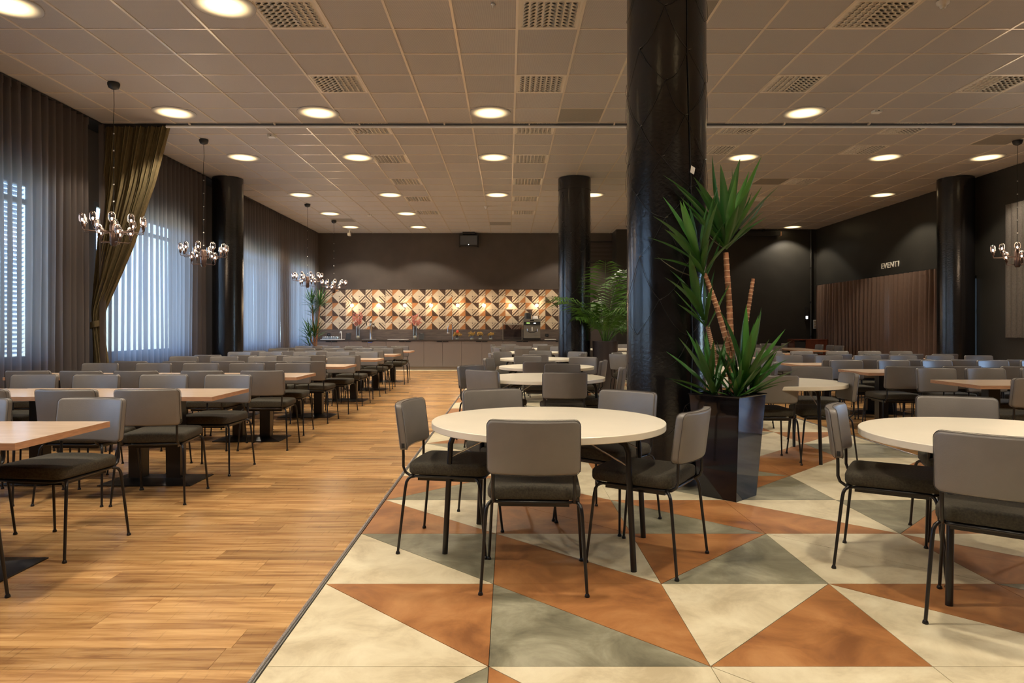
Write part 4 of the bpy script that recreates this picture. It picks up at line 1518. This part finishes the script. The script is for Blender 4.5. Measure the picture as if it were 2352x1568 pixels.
# coffee machine
t = thing('coffee_machine', 'silver bean-to-cup coffee machine at the right of the counter', 'coffee machine', (at(1221.5), 20.45, ZC))
MB().box(-0.25, 0.25, -0.05, 0.30, 0.05, 0.55).obj('body', M['steel'], t)
MB().box(-0.25, 0.25, -0.14, -0.05, 0.44, 0.53).obj('head_panel', M['black'], t)
MB().box(-0.26, 0.26, -0.15, 0.30, 0.53, 0.62).obj('top_cover', M['steel'], t)
MB().box(-0.245, 0.245, -0.20, -0.05, 0.05, 0.10).obj('drip_tray', M['steel'], t)
MB().box(-0.25, 0.25, -0.18, 0.28, 0.0, 0.05).obj('base', M['black'], t)
MB().box(-0.16, -0.07, -0.147, -0.14, 0.485, 0.505).obj('display', M['led_green'], t)
MB().box(0.05, 0.11, -0.147, -0.14, 0.48, 0.50).obj('button', M['led'], t)
MB().box(-0.055, 0.055, -0.155, -0.15, 0.55, 0.59).obj('badge', M['black'], t)
for x in (-0.14, 0.15):
    MB().tube([(x, -0.06, 0.37), (x, -0.16, 0.37)], 0.045, 14).obj('group_head', M['steel'], t)
    MB().tube([(x, -0.14, 0.35), (x + 0.01, -0.15, 0.25)], 0.012, 8).obj('nozzle', M['chrome'], t)
MB().tube([(0.0, -0.10, 0.38), (0.0, -0.10, 0.26)], 0.028, 12).obj('milk_spout', M['white'], t)
MB().tube([(-0.14, -0.12, 0.25), (-0.05, -0.15, 0.22), (0.05, -0.15, 0.22), (0.14, -0.12, 0.25)], 0.01, 8).obj('handle_bar', M['black'], t)
MB().lathe([(0.10, 0.62), (0.10, 0.78), (0.085, 0.80), (0.0, 0.80)], 18, (-0.12, 0.08, 0)).obj('bean_hopper', M['black'], t)
MB().lathe([(0.095, 0.62), (0.08, 0.70), (0.0, 0.71)], 18, (0.10, 0.08, 0)).obj('lid', M['paper'], t)
o = MB().box(-0.17, 0.17, -0.10, 0.10, 0, 0.012).box(-0.15, 0.15, -0.08, 0.08, 0.012, 0.015).obj('serving_board', M['paper'], None, (at(1264), 20.5, ZC))
tag(o, 'pale board lying right of the coffee machine', 'board')
for px, lb in ((755.5, 'black wall socket above the drinking glasses'), (1256, 'black wall socket right of the coffee machine')):
    t = thing('wall_socket', lb, 'socket', (at(px, 20.83), YB - 0.022, 1.02 if px > 1000 else 1.035), 0, 'splashback sockets')
    MB().box(-0.05, 0.05, -0.008, 0, -0.04, 0.045).obj('plate', M['black'], t)
    MB().lathe([(0.022, 0.0), (0.018, 0.004), (0.0, 0.004)], 12).obj('insert', M['frame_dark'], t, (0, -0.008, 0), (PI / 2, 0, 0))
o = MB().box(-0.06, 0.06, -0.006, 0.0, 0.0, 0.03).box(-0.05, 0.05, -0.008, -0.006, 0.005, 0.025).obj('blue_sticker', pbr('blue_sticker', (0.10, 0.16, 0.55), 0.5), None, (at(849.5, 20.3), YCF - 0.0, 0.80))
tag(o, 'small blue sticker on a cabinet door under the drink tower', 'sticker')

# loudspeaker, camera, detectors
t = thing('wall_speaker', 'black loudspeaker box hung high on the back wall', 'speaker', (at(1077, 20.7), YB - 0.30, 3.70))
MB().box(-0.27, 0.27, 0, 0.24, 0.02, 0.33).obj('cabinet', M['black'], t)
MB().box(-0.25, 0.25, -0.008, 0.0, 0.04, 0.31).obj('grille', M['frame_dark'], t)
for x in (-0.285, 0.275):
    MB().box(x, x + 0.012, 0.05, 0.30, -0.01, 0.38).obj('bracket', M['black'], t)
MB().ball((0.0, -0.012, 0.045), 0.010, 8, 6).obj('led', M['led'], t)
MB().box(-0.18, 0.18, 0.0, 0.29, 0.36, 0.43).obj('mount', M['black'], t)
t = thing('security_camera', 'small white camera hanging from the ceiling by the back wall', 'camera', (at(802.5, 20.0), 20.0, 0))
MB().tube([(0, 0, HC - 0.01), (0, 0, HC - 0.12)], 0.02, 10).obj('stem', M['white'], t)
MB().lathe([(0.06, HC - 0.01), (0.06, HC - 0.03), (0, HC - 0.03)], 16).obj('flange', M['white'], t)
MB().box(-0.035, 0.035, -0.10, 0.06, HC - 0.20, HC - 0.12).obj('housing', M['white'], t)
def sensor(px, py, label, kind):
    y = F * (HC - EYE) / (755 - py)
    x = (px - 1167) / F * y
    t = thing('ceiling_sensor', label, 'sensor', (x, y, HC - 0.007), 0)
    if kind == 'sprinkler':
        MB().lathe([(0.0, -0.03), (0.006, -0.03), (0.006, -0.012), (0.016, -0.006), (0.018, 0.0)], 14).obj('head', M['steel'], t)
        return
    if kind == 'box':
        MB().box(-0.05, 0.05, -0.05, 0.05, -0.035, 0.0).obj('housing', M['white'], t)
        MB().box(-0.012, 0.012, -0.052, -0.05, -0.022, -0.012).obj('slot', M['black'], t)
    else:
        MB().lathe([(0.0, -0.06), (0.022, -0.058), (0.028, -0.045), (0.03, -0.03), (0.05, -0.022), (0.055, 0.0)], 18).obj('housing', M['white'], t)
        MB().lathe([(0.0, -0.072), (0.010, -0.068), (0.012, -0.055)], 10).obj('cap', M['steel'], t)
sensor(624, 309, 'small white sensor box just beyond the divider rail, left', 'box')
sensor(849, 492, 'small white sensor box far back between two downlight rows', 'box')
sensor(2014, 252, 'white sensor box on the right, before the divider rail', 'box')
sensor(1117, 473, 'white round smoke detector on the middle ceiling grid bar', 'dome')
sensor(1132, 8, 'tiny sprinkler head at the top edge near the middle', 'sprinkler')
sensor(2166, 2, 'glass smoke detector at the top right edge', 'dome')

# ================================================================== RIGHT SIDE
# louvre window above the palm
t = thing('louvre_panel', 'dark louvred panel high on the wall above the palm', 'louvre', (at(1384, 20.8), YB - 0.03, 3.24))
MB().box(-0.42, 0.42, 0.0, 0.03, -0.02, 0.02).box(-0.42, 0.42, 0, 0.03, 0.60, 0.64).box(-0.42, -0.38, 0, 0.03, 0.02, 0.60).box(0.38, 0.42, 0, 0.03, 0.02, 0.60).obj('frame', M['black'], t)
for k in range(14):
    MB().box(-0.38, 0.38, 0.0, 0.025, 0.035 + 0.04 * k, 0.055 + 0.04 * k).obj('slat', M['wall_brown'], t)
# conduit along the corner, screen housing
t = thing('screen_housing', 'long black projection screen housing under the ceiling of the stage wall', 'projection screen', (0, YB2 - 0.14, HC - 0.15))
MB().box(4.0, 7.9, -0.06, 0.06, -0.06, 0.05).obj('case', M['black'], t)
MB().box(7.9, 7.93, -0.065, 0.065, -0.065, 0.055).obj('end_cap', M['birch_edge'], t)
for x in (4.6, 7.4):
    MB().box(x, x + 0.05, -0.03, 0.03, 0.05, 0.14).obj('bracket', M['black'], t)
t = thing('wall_conduit', 'thin vertical pipe in the corner of the stage wall', 'pipe', (8.86, YB2 - 0.03, 0))
MB().tube([(0, 0, 0), (0, 0, HC - 0.02)], 0.022, 10).obj('pipe', M['wall_black'], t)
for z in (1.0, 2.0, 3.0):
    MB().box(-0.035, 0.035, -0.026, 0.03, z, z + 0.02).obj('clamp', M['black'], t)
t = thing('wall_phone', 'black wall unit with a tiny lit screen on the stage wall', 'intercom', (8.73, YB2 - 0.04, 1.45))
MB().box(-0.05, 0.05, 0, 0.04, 0.02, 0.40).obj('housing', M['black'], t)
MB().box(-0.028, 0.028, -0.004, 0, 0.06, 0.14).obj('screen', M['led'], t)
t = thing('switch_panel', 'pale switch panel beside the stage curtain', 'switch', (8.98, YB2 - 0.02, 1.22))
MB().box(-0.05, 0.045, 0, 0.02, 0.0, 0.26).obj('plate', M['white'], t)
for z in (0.02, 0.10, 0.18):
    MB().box(-0.03, 0.025, -0.006, 0.0, z, z + 0.055).obj('switch', M['m_mid'], t)
t = thing('lectern_cabinet', 'dark red wooden lectern cabinet before the stage wall', 'lectern', (8.42, 19.2, 0), math.radians(-4))
MB().box(-0.16, 0.42, -0.25, 0.25, 0.05, 0.90).obj('body', M['mahogany'], t)
MB().box(-0.46, -0.16, -0.22, 0.25, 0.05, 0.86).obj('equipment_bay', M['black'], t)
MB().box(-0.49, 0.43, -0.27, 0.26, 0.90, 0.925).obj('top', M['mahogany'], t)
MB().box(-0.49, -0.465, -0.26, 0.25, 0.0, 0.90).obj('side_panel', M['mahogany'], t)
MB().ball((-0.29, -0.235, 0.66), 0.018, 8, 6).obj('led', M['led'], t)
for (a, b) in ((-0.47, -0.43), (0.36, 0.40)):
    MB().box(a, b, -0.22, -0.18, 0, 0.05).obj('foot', M['black'], t)
# lettering
fc = bpy.data.curves.new('sign_text', 'FONT')
fc.body = 'EVENTI'
fc.size = 0.235
fc.space_character = 1.12
fc.extrude = 0.008
fc.offset = 0.001
fo = bpy.data.objects.new('tmp_text', fc)
COL.objects.link(fo)
bpy.context.view_layer.update()
dg = bpy.context.evaluated_depsgraph_get()
me = bpy.data.meshes.new_from_object(fo.evaluated_get(dg))
bpy.data.objects.remove(fo)
wv = max(v.co.x for v in me.vertices) - min(v.co.x for v in me.vertices)
Y0, Y1 = 9.03 * F / (2024.5 - 1167), 9.03 * F / (2064.5 - 1167)      # along the wall, far to near
sc_ = (Y0 - Y1) / wv
hz = max(v.co.y for v in me.vertices)
zh = 0.128
for v in me.vertices:
    v.co = Vector((XR - 0.008 - v.co.z, Y0 - v.co.x * sc_, v.co.y / hz * zh))
me.transform(Matrix.Translation((0, 0, 2.662)))
me.materials.clear()
me.materials.append(M['letter'])
me.update()
o = place('wall_lettering', me)
tag(o, 'pale capital letters EVENTI on the black wall above the curtain', 'sign')
# felt panel: vertical ribs
t = thing('felt_panel', 'large ribbed grey felt acoustic panel on the right wall', 'acoustic panel', (XR - 0.005, 0, 1.06))
MB().box(-0.03, 0.0, 10.3, 12.38, 0.0, 2.39).obj('backing', M['felt'], t)
for k in range(15):
    y = 12.38 - 0.14 * (k + 1)
    n = 7
    vs = []
    for q in range(n):
        a = PI * q / (n - 1)
        vs.append((-0.03 - 0.03 * math.sin(a), y + 0.07 - 0.066 * math.cos(a)))
    mb = MB()
    pv = [(x, yy, 0.0) for x, yy in vs] + [(x, yy, 2.39) for x, yy in vs]
    mb.add(pv, [(i, i + 1, n + i + 1, n + i) for i in range(n - 1)], 0, True)
    mb.add(pv, [tuple(range(n - 1, -1, -1)), tuple(range(n, 2 * n))])
    mb.obj('rib', M['felt'], t)

# ================================================================== CHANDELIERS
caps_me = MB().lathe([(0.010, 0.0), (0.024, 0.006), (0.034, 0.022), (0.036, 0.045), (0.036, 0.075), (0.031, 0.096), (0.018, 0.110), (0.0, 0.114)], 16).mesh('glass_capsule', M['smoke'])
bulb_me = MB().ball((0, 0, 0.034), 0.0105, 8, 6, sz=1.5).mesh('bulb', M['bulb'])
sock_me = MB().lathe([(0.0, -0.045), (0.012, -0.045), (0.012, -0.03), (0.017, -0.028), (0.017, 0.004), (0.011, 0.012), (0.0, 0.014)], 10).mesh('socket', M['bronze'])
def chandelier(x, y, zc, rot, label):
    t = thing('chandelier', label, 'chandelier', (x, y, zc), rot, 'bronze chandeliers')
    MB().lathe([(0.0, -0.165), (0.03, -0.16), (0.041, -0.135), (0.043, -0.1), (0.043, 0.085), (0.03, 0.10), (0.0, 0.102)], 20).obj('body', M['bronze'], t)
    h = HC - 0.008 - zc
    MB().lathe([(0.0, h - 0.075), (0.02, h - 0.072), (0.055, h - 0.055), (0.068, h - 0.02), (0.068, h)], 24).obj('canopy', M['black'], t)
    mb = MB()
    mb.tube([(0, 0, h - 0.07), (0.004, 0, h - 0.25), (-0.004, 0.003, h - 0.45), (0.002, 0, h - 0.60), (0, 0, h - 0.75), (0, 0, 0.10)], 0.0035, 6)
    mb.obj('cable', M['wire'], t)
    mb = MB()
    z = 0.16
    while z < h - 0.60:
        mb.lathe([(0.0, z), (0.009, z), (0.009, z + 0.014), (0.0, z + 0.014)], 8)
        z += 0.20
    mb.obj('cable_clips', M['steel'], t)
    for (n, rad, z0, off) in ((10, 0.325, 0.0, 0.0), (5, 0.175, -0.12, 0.3)):
        for k in range(n):
            a = 2 * PI * k / n + off
            ca, sa = math.cos(a), math.sin(a)
            arm = MB().tube([(0.04 * ca, 0.04 * sa, z0), ((rad - 0.025) * ca, (rad - 0.025) * sa, z0 - 0.004), ((rad - 0.006) * ca, (rad - 0.006) * sa, z0 + 0.002),
                             (rad * ca, rad * sa, z0 + 0.018), (rad * ca, rad * sa, z0 + 0.04)], 0.0048, 6).obj('arm', M['bronze'], t)
            p = (rad * ca, rad * sa, z0 + 0.08)
            place('socket', sock_me, arm, p)
            place('glass_capsule', caps_me, arm, p)
            place('bulb', bulb_me, arm, p)
    lamp('chandelier_light', 'POINT', (x, y, zc + 0.24), 14.0, (1.0, 0.74, 0.48), size=0.22)
    return t
chandelier(-4.67, 8.11, 2.36, 0.15, 'frontmost left chandelier hanging before the tied drape')
chandelier(-4.68, 10.53, 2.33, 0.5, 'second left chandelier hanging before the round column')
chandelier(-4.68, 15.97, 2.335, 0.2, 'third left chandelier near the far curtains')
chandelier(-4.68, 18.40, 2.34, 0.65, 'rearmost left chandelier before the mosaic wall')
chandelier(7.87, 10.58, 2.33, 0.3, 'right chandelier before the felt panel, cut by the frame')

# ================================================================== PLANTS
def leaf_mesh(name, L, W, droop, mat, seg=7):
    """sword leaf growing along +Z, bending towards +X, with a V fold"""
    vs, fs = [], []
    for i in range(seg + 1):
        u = i / seg
        wd = W * (0.45 + 1.1 * u) if u < 0.4 else W * (0.89 + 0.11) * (1 - ((u - 0.4) / 0.6) ** 1.7)
        wd = max(wd, 0.0008)
        x = droop * L * u * u
        z = L * u * (1 - 0.25 * abs(droop) * u)
        f = 0.28 * wd
        vs += [(x - f * 0.0, -wd / 2, z), (x + f, 0, z - f * 0.2), (x, wd / 2, z)]
    for i in range(seg):
        a = 3 * i
        fs += [(a, a + 1, a + 4, a + 3), (a + 1, a + 2, a + 5, a + 4)]
    return MB().add(vs, fs, 0, True).mesh(name, mat)
LV = [leaf_mesh('leaf', 0.52, 0.064, d, m_) for d, m_ in ((-0.10, M['leaf']), (0.05, M['leaf_light']), (0.15, M['leaf']), (0.28, M['leaf']))]
LD = leaf_mesh('dry_leaf', 0.45, 0.03, 0.3, M['leaf_dry'])
def crown(t, c, axis, n, L, spread, seed, elong=0.0, mats=LV, avoid=None):
    R = random.Random(seed)
    ax = Vector(axis).normalized()
    q = Vector((0, 0, 1)).rotation_difference(ax).to_matrix().to_4x4()
    for k in range(n):
        u = (k + 0.5) / n                       # 0 = youngest, upright; 1 = oldest, lowest
        az = k * 2.39996 + R.uniform(-0.25, 0.25)
        tilt = math.radians(6 + spread * u ** 0.9 + R.uniform(-7, 7))
        s = L / 0.52 * R.uniform(0.82, 1.08) * (0.72 + 0.28 * math.sin(PI * min(1, u + 0.25)))
        dz = elong * (1 - u) - elong * 0.5
        m = q @ Matrix.Translation((0, 0, dz)) @ Matrix.Rotation(az, 4, 'Z') @ Matrix.Rotation(tilt, 4, 'Y') @ Matrix.Translation((0, 0, 0.01)) @ Matrix.Scale(s, 4)
        mm = Matrix.Translation(Vector(c)) @ m
        if avoid:
            hit = False
            for hz_ in (0.15, 0.3, 0.42, 0.52):
                p = mm @ Vector((0.3 * hz_, 0, hz_))
                if math.hypot(p.x - avoid[0], p.y - avoid[1]) < avoid[2]:
                    hit = True
            if hit:
                continue
        o = place('leaf', R.choice(mats), t)
        o.matrix_local = mm
def stem(t, pts, r0, r1, rings=True):
    n = 26
    P_ = [Vector(p) for p in pts]
    path, rad = [], []
    for i in range(n + 1):
        u = i / n * (len(P_) - 1)
        k = min(int(u), len(P_) - 2)
        path.append(P_[k].lerp(P_[k + 1], u - k))
        rad.append(r0 + (r1 - r0) * i / n)
    s = MB().tube(path, rad, 10).obj('stem', M['bark'], t)
    if rings:
        mb = MB()
        for i in range(1, n):
            d = (path[i + 1] - path[i - 1]).normalized() * 0.0035
            mb.tube([path[i] - d, path[i] + d], [rad[i] + 0.0022, rad[i] + 0.0008], 10)
        tag(mb.obj('leaf_scars', M['bark_pale'], s), kind='stuff')

# big yucca in its glossy square planter
PX, PY = 1.605, 5.01
def yp(px, py, dy=0.0):
    Y = PY + dy
    return ((px - 1167) / F * Y - PX, dy, EYE + (755 - py) / F * Y)
t = thing('square_planter', 'tall glossy black square planter beside the huge column', 'planter', (PX, PY, 0), math.radians(43.5))
def sq(hw): return [(-hw, -hw), (hw, -hw), (hw, hw), (-hw, hw)]
mb = MB()
lv = [(0.148, 0.0), (0.196, 0.735), (0.203, 0.742), (0.203, 0.748), (0.188, 0.748), (0.186, 0.68)]
vs = []
for hw, z in lv:
    vs += [(x, y, z) for x, y in sq(hw)]
fs = [(3, 2, 1, 0)]
for i in range(len(lv) - 1):
    for k in range(4):
        k2 = (k + 1) % 4
        fs.append((4 * i + k, 4 * i + k2, 4 * i + 4 + k2, 4 * i + 4 + k))
mb.add(vs, fs)
mb.obj('shell', M['pot_black'], t)
MB().box(-0.187, 0.187, -0.187, 0.187, 0.60, 0.69).obj('soil', M['soil'], t)
yu = thing('potted_yucca', 'tall yucca with bare ringed stems growing in the glossy black planter', 'plant', (PX, PY, 0))
stem(yu, [yp(1682, 905), yp(1681, 820), yp(1675, 700), yp(1667, 580)], 0.025, 0.019)
stem(yu, [yp(1682, 900, -0.06), yp(1674, 800, -0.06), yp(1645, 700, -0.06), yp(1618, 628, -0.06)], 0.022, 0.016)
stem(yu, [yp(1655, 905, 0.03), yp(1645, 820, 0.03), yp(1634, 785, 0.03), yp(1625, 748, 0.03)], 0.018, 0.014)
stem(yu, [yp(1700, 905, 0.04), yp(1707, 790, 0.04), yp(1718, 715, 0.04), yp(1730, 640, 0.04)], 0.017, 0.013)
AV = (1.265 - PX, 5.48 - PY, 0.34)
crown(yu, yp(1667, 562), (0.04, 0, 1), 32, 0.66, 42, 1, 0.08, avoid=AV)
crown(yu, yp(1612, 615, -0.06), (-0.34, -0.05, 1), 22, 0.54, 38, 2, 0.16, avoid=AV)
crown(yu, yp(1618, 735, 0.0), (-0.34, -0.05, 1), 14, 0.50, 30, 3, 0.14, avoid=AV)
crown(yu, yp(1640, 905, -0.06), (-0.28, -0.1, 1), 19, 0.50, 48, 4, 0.10, avoid=AV)
crown(yu, yp(1703, 895, -0.06), (0.12, -0.12, 1), 20, 0.58, 34, 5, 0.12, avoid=AV)
crown(yu, yp(1722, 905, 0.0), (0.45, -0.2, 1), 13, 0.38, 42, 6, 0.04, avoid=AV)
crown(yu, yp(1690, 912, -0.12), (0.0, -0.35, 1), 15, 0.34, 52, 7, 0.04, avoid=AV)
for (px, py, ax, s) in ((1667, 572, (-0.9, -0.2, 0.35), 0.55), (1618, 640, (-0.95, -0.1, 0.1), 0.9)):
    o = place('dry_leaf', LD, yu)
    q = Vector((0, 0, 1)).rotation_difference(Vector(ax).normalized()).to_matrix().to_4x4()
    o.matrix_local = Matrix.Translation(Vector(yp(px, py))) @ q @ Matrix.Scale(s, 4)

# kentia palm in a round brown pot
QX, QY = 1.86, 13.12
t = thing('round_planter', 'tall round brown planter behind the middle tables', 'planter', (QX, QY, 0))
MB().lathe([(0.0, 0.0), (0.20, 0.0), (0.215, 0.05), (0.245, 0.97), (0.25, 0.985), (0.23, 0.985), (0.225, 0.90)], 32).obj('shell', M['pot_brown'], t)
MB().lathe([(0.228, 0.90), (0.1, 0.92), (0.0, 0.925)], 24).obj('soil', M['soil'], t)
pa = thing('potted_palm', 'bushy green palm in the round brown planter', 'plant', (QX, QY, 0))
RPm = random.Random(8)
def frond(L, az, lean, arch, seed):
    R = random.Random(seed)
    mb = MB()
    pts = []
    d = Vector((math.cos(az), math.sin(az), 0))
    n = 16
    ang_ = lean
    p = Vector((0.04 * math.cos(az), 0.04 * math.sin(az), 0.92))
    for i in range(n + 1):
        pts.append(p.copy())
        ang_ += arch / n
        p = p + (d * math.sin(ang_) + Vector((0, 0, 1)) * math.cos(ang_)) * (L / n)
    mb.tube(pts, [0.008 * (1 - 0.8 * i / n) + 0.001 for i in range(n + 1)], 5, caps=False)
    for q in pts:
        if math.hypot(q.x + QX - 1.285, q.y + QY - 13.27) < 0.34:
            return None
    side = Vector((-d.y, d.x, 0))
    nl = 24
    for i in range(nl):
        u = 0.30 + 0.69 * i / nl
        k = min(int(u * n), n - 1)
        f = u * n - k
        b = pts[k].lerp(pts[k + 1], f)
        tg = (pts[k + 1] - pts[k]).normalized()
        ln = 0.36 * L / 1.3 * (math.sin(PI * (0.12 + 0.86 * (u - 0.30) / 0.7))) ** 0.6 + 0.04
        for s in (-1, 1):
            dr = (tg * 0.55 + side * s * 0.85 + Vector((0, 0, -0.05 - 0.25 * R.random()))).normalized()
            wv_ = tg.cross(dr).cross(dr).normalized() * 0.014
            m1 = b + dr * ln * 0.5 + Vector((0, 0, 0.01))
            e_ = b + dr * ln + Vector((0, 0, -0.07 * R.random() - 0.04))
            mb.add([b, m1 + wv_, e_, m1 - wv_], [(0, 1, 2, 3)])
    return mb
for k in range(24):
    az = k * 2.4 + RPm.uniform(-0.3, 0.3)
    L = RPm.uniform(0.85, 1.75) if k > 4 else 1.85
    lean = math.radians(RPm.uniform(4, 30)) if k > 4 else math.radians(6)
    arch = math.radians(RPm.uniform(45, 95)) if k > 4 else math.radians(50)
    fm = frond(L, az, lean, arch, k)
    if fm:
        fm.obj('frond', M['leaf2'], pa)
frond(1.75, PI * 1.22, math.radians(18), math.radians(75), 91).obj('frond', M['leaf2'], pa)

# dracaena by the far windows
DX, DY = -5.18, 18.75
t = thing('grey_planter', 'low grey planter by the far window curtain', 'planter', (DX, DY, 0))
MB().lathe([(0.0, 0.0), (0.17, 0.0), (0.24, 0.74), (0.25, 0.75), (0.22, 0.75), (0.215, 0.70)], 24).obj('shell', M['pot_grey'], t)
MB().lathe([(0.217, 0.70), (0.0, 0.71)], 20).obj('soil', M['soil'], t)
dr = thing('potted_dracaena', 'slender spiky dracaena with thin stems by the far windows', 'plant', (DX, DY, 0))
def dp(px, py, dy=0.0):
    Y = DY + dy
    return ((px - 1167) / F * Y - DX, dy, EYE + (755 - py) / F * Y)
stem(dr, [dp(722, 795), dp(721, 760), dp(718, 722), dp(717, 700)], 0.026, 0.018, False)
stem(dr, [dp(726, 795), dp(728, 770), dp(731, 735), dp(735, 700)], 0.026, 0.018, False)
stem(dr, [dp(724, 795), dp(716, 785), dp(713, 770)], 0.024, 0.018, False)
LV2 = [leaf_mesh('slim_leaf', 0.52, 0.034, d, M['leaf'], 5) for d in (0.0, 0.2, 0.4)]
crown(dr, dp(717, 698), (-0.05, 0, 1), 30, 0.50, 80, 31, 0.1, LV2)
crown(dr, dp(735, 700), (0.1, 0, 1), 34, 0.55, 75, 32, 0.12, LV2)
crown(dr, dp(720, 722), (0, 0, 1), 22, 0.42, 70, 33, 0.1, LV2)
crown(dr, dp(712, 775), (-0.1, -0.1, 1), 26, 0.55, 70, 34, 0.15, LV2)
crown(dr, dp(723, 772), (0.05, -0.1, 1), 26, 0.60, 55, 35, 0.15, LV2)
crown(dr, dp(712, 795), (-0.2, -0.2, 1), 22, 0.40, 85, 36, 0.05, LV2)
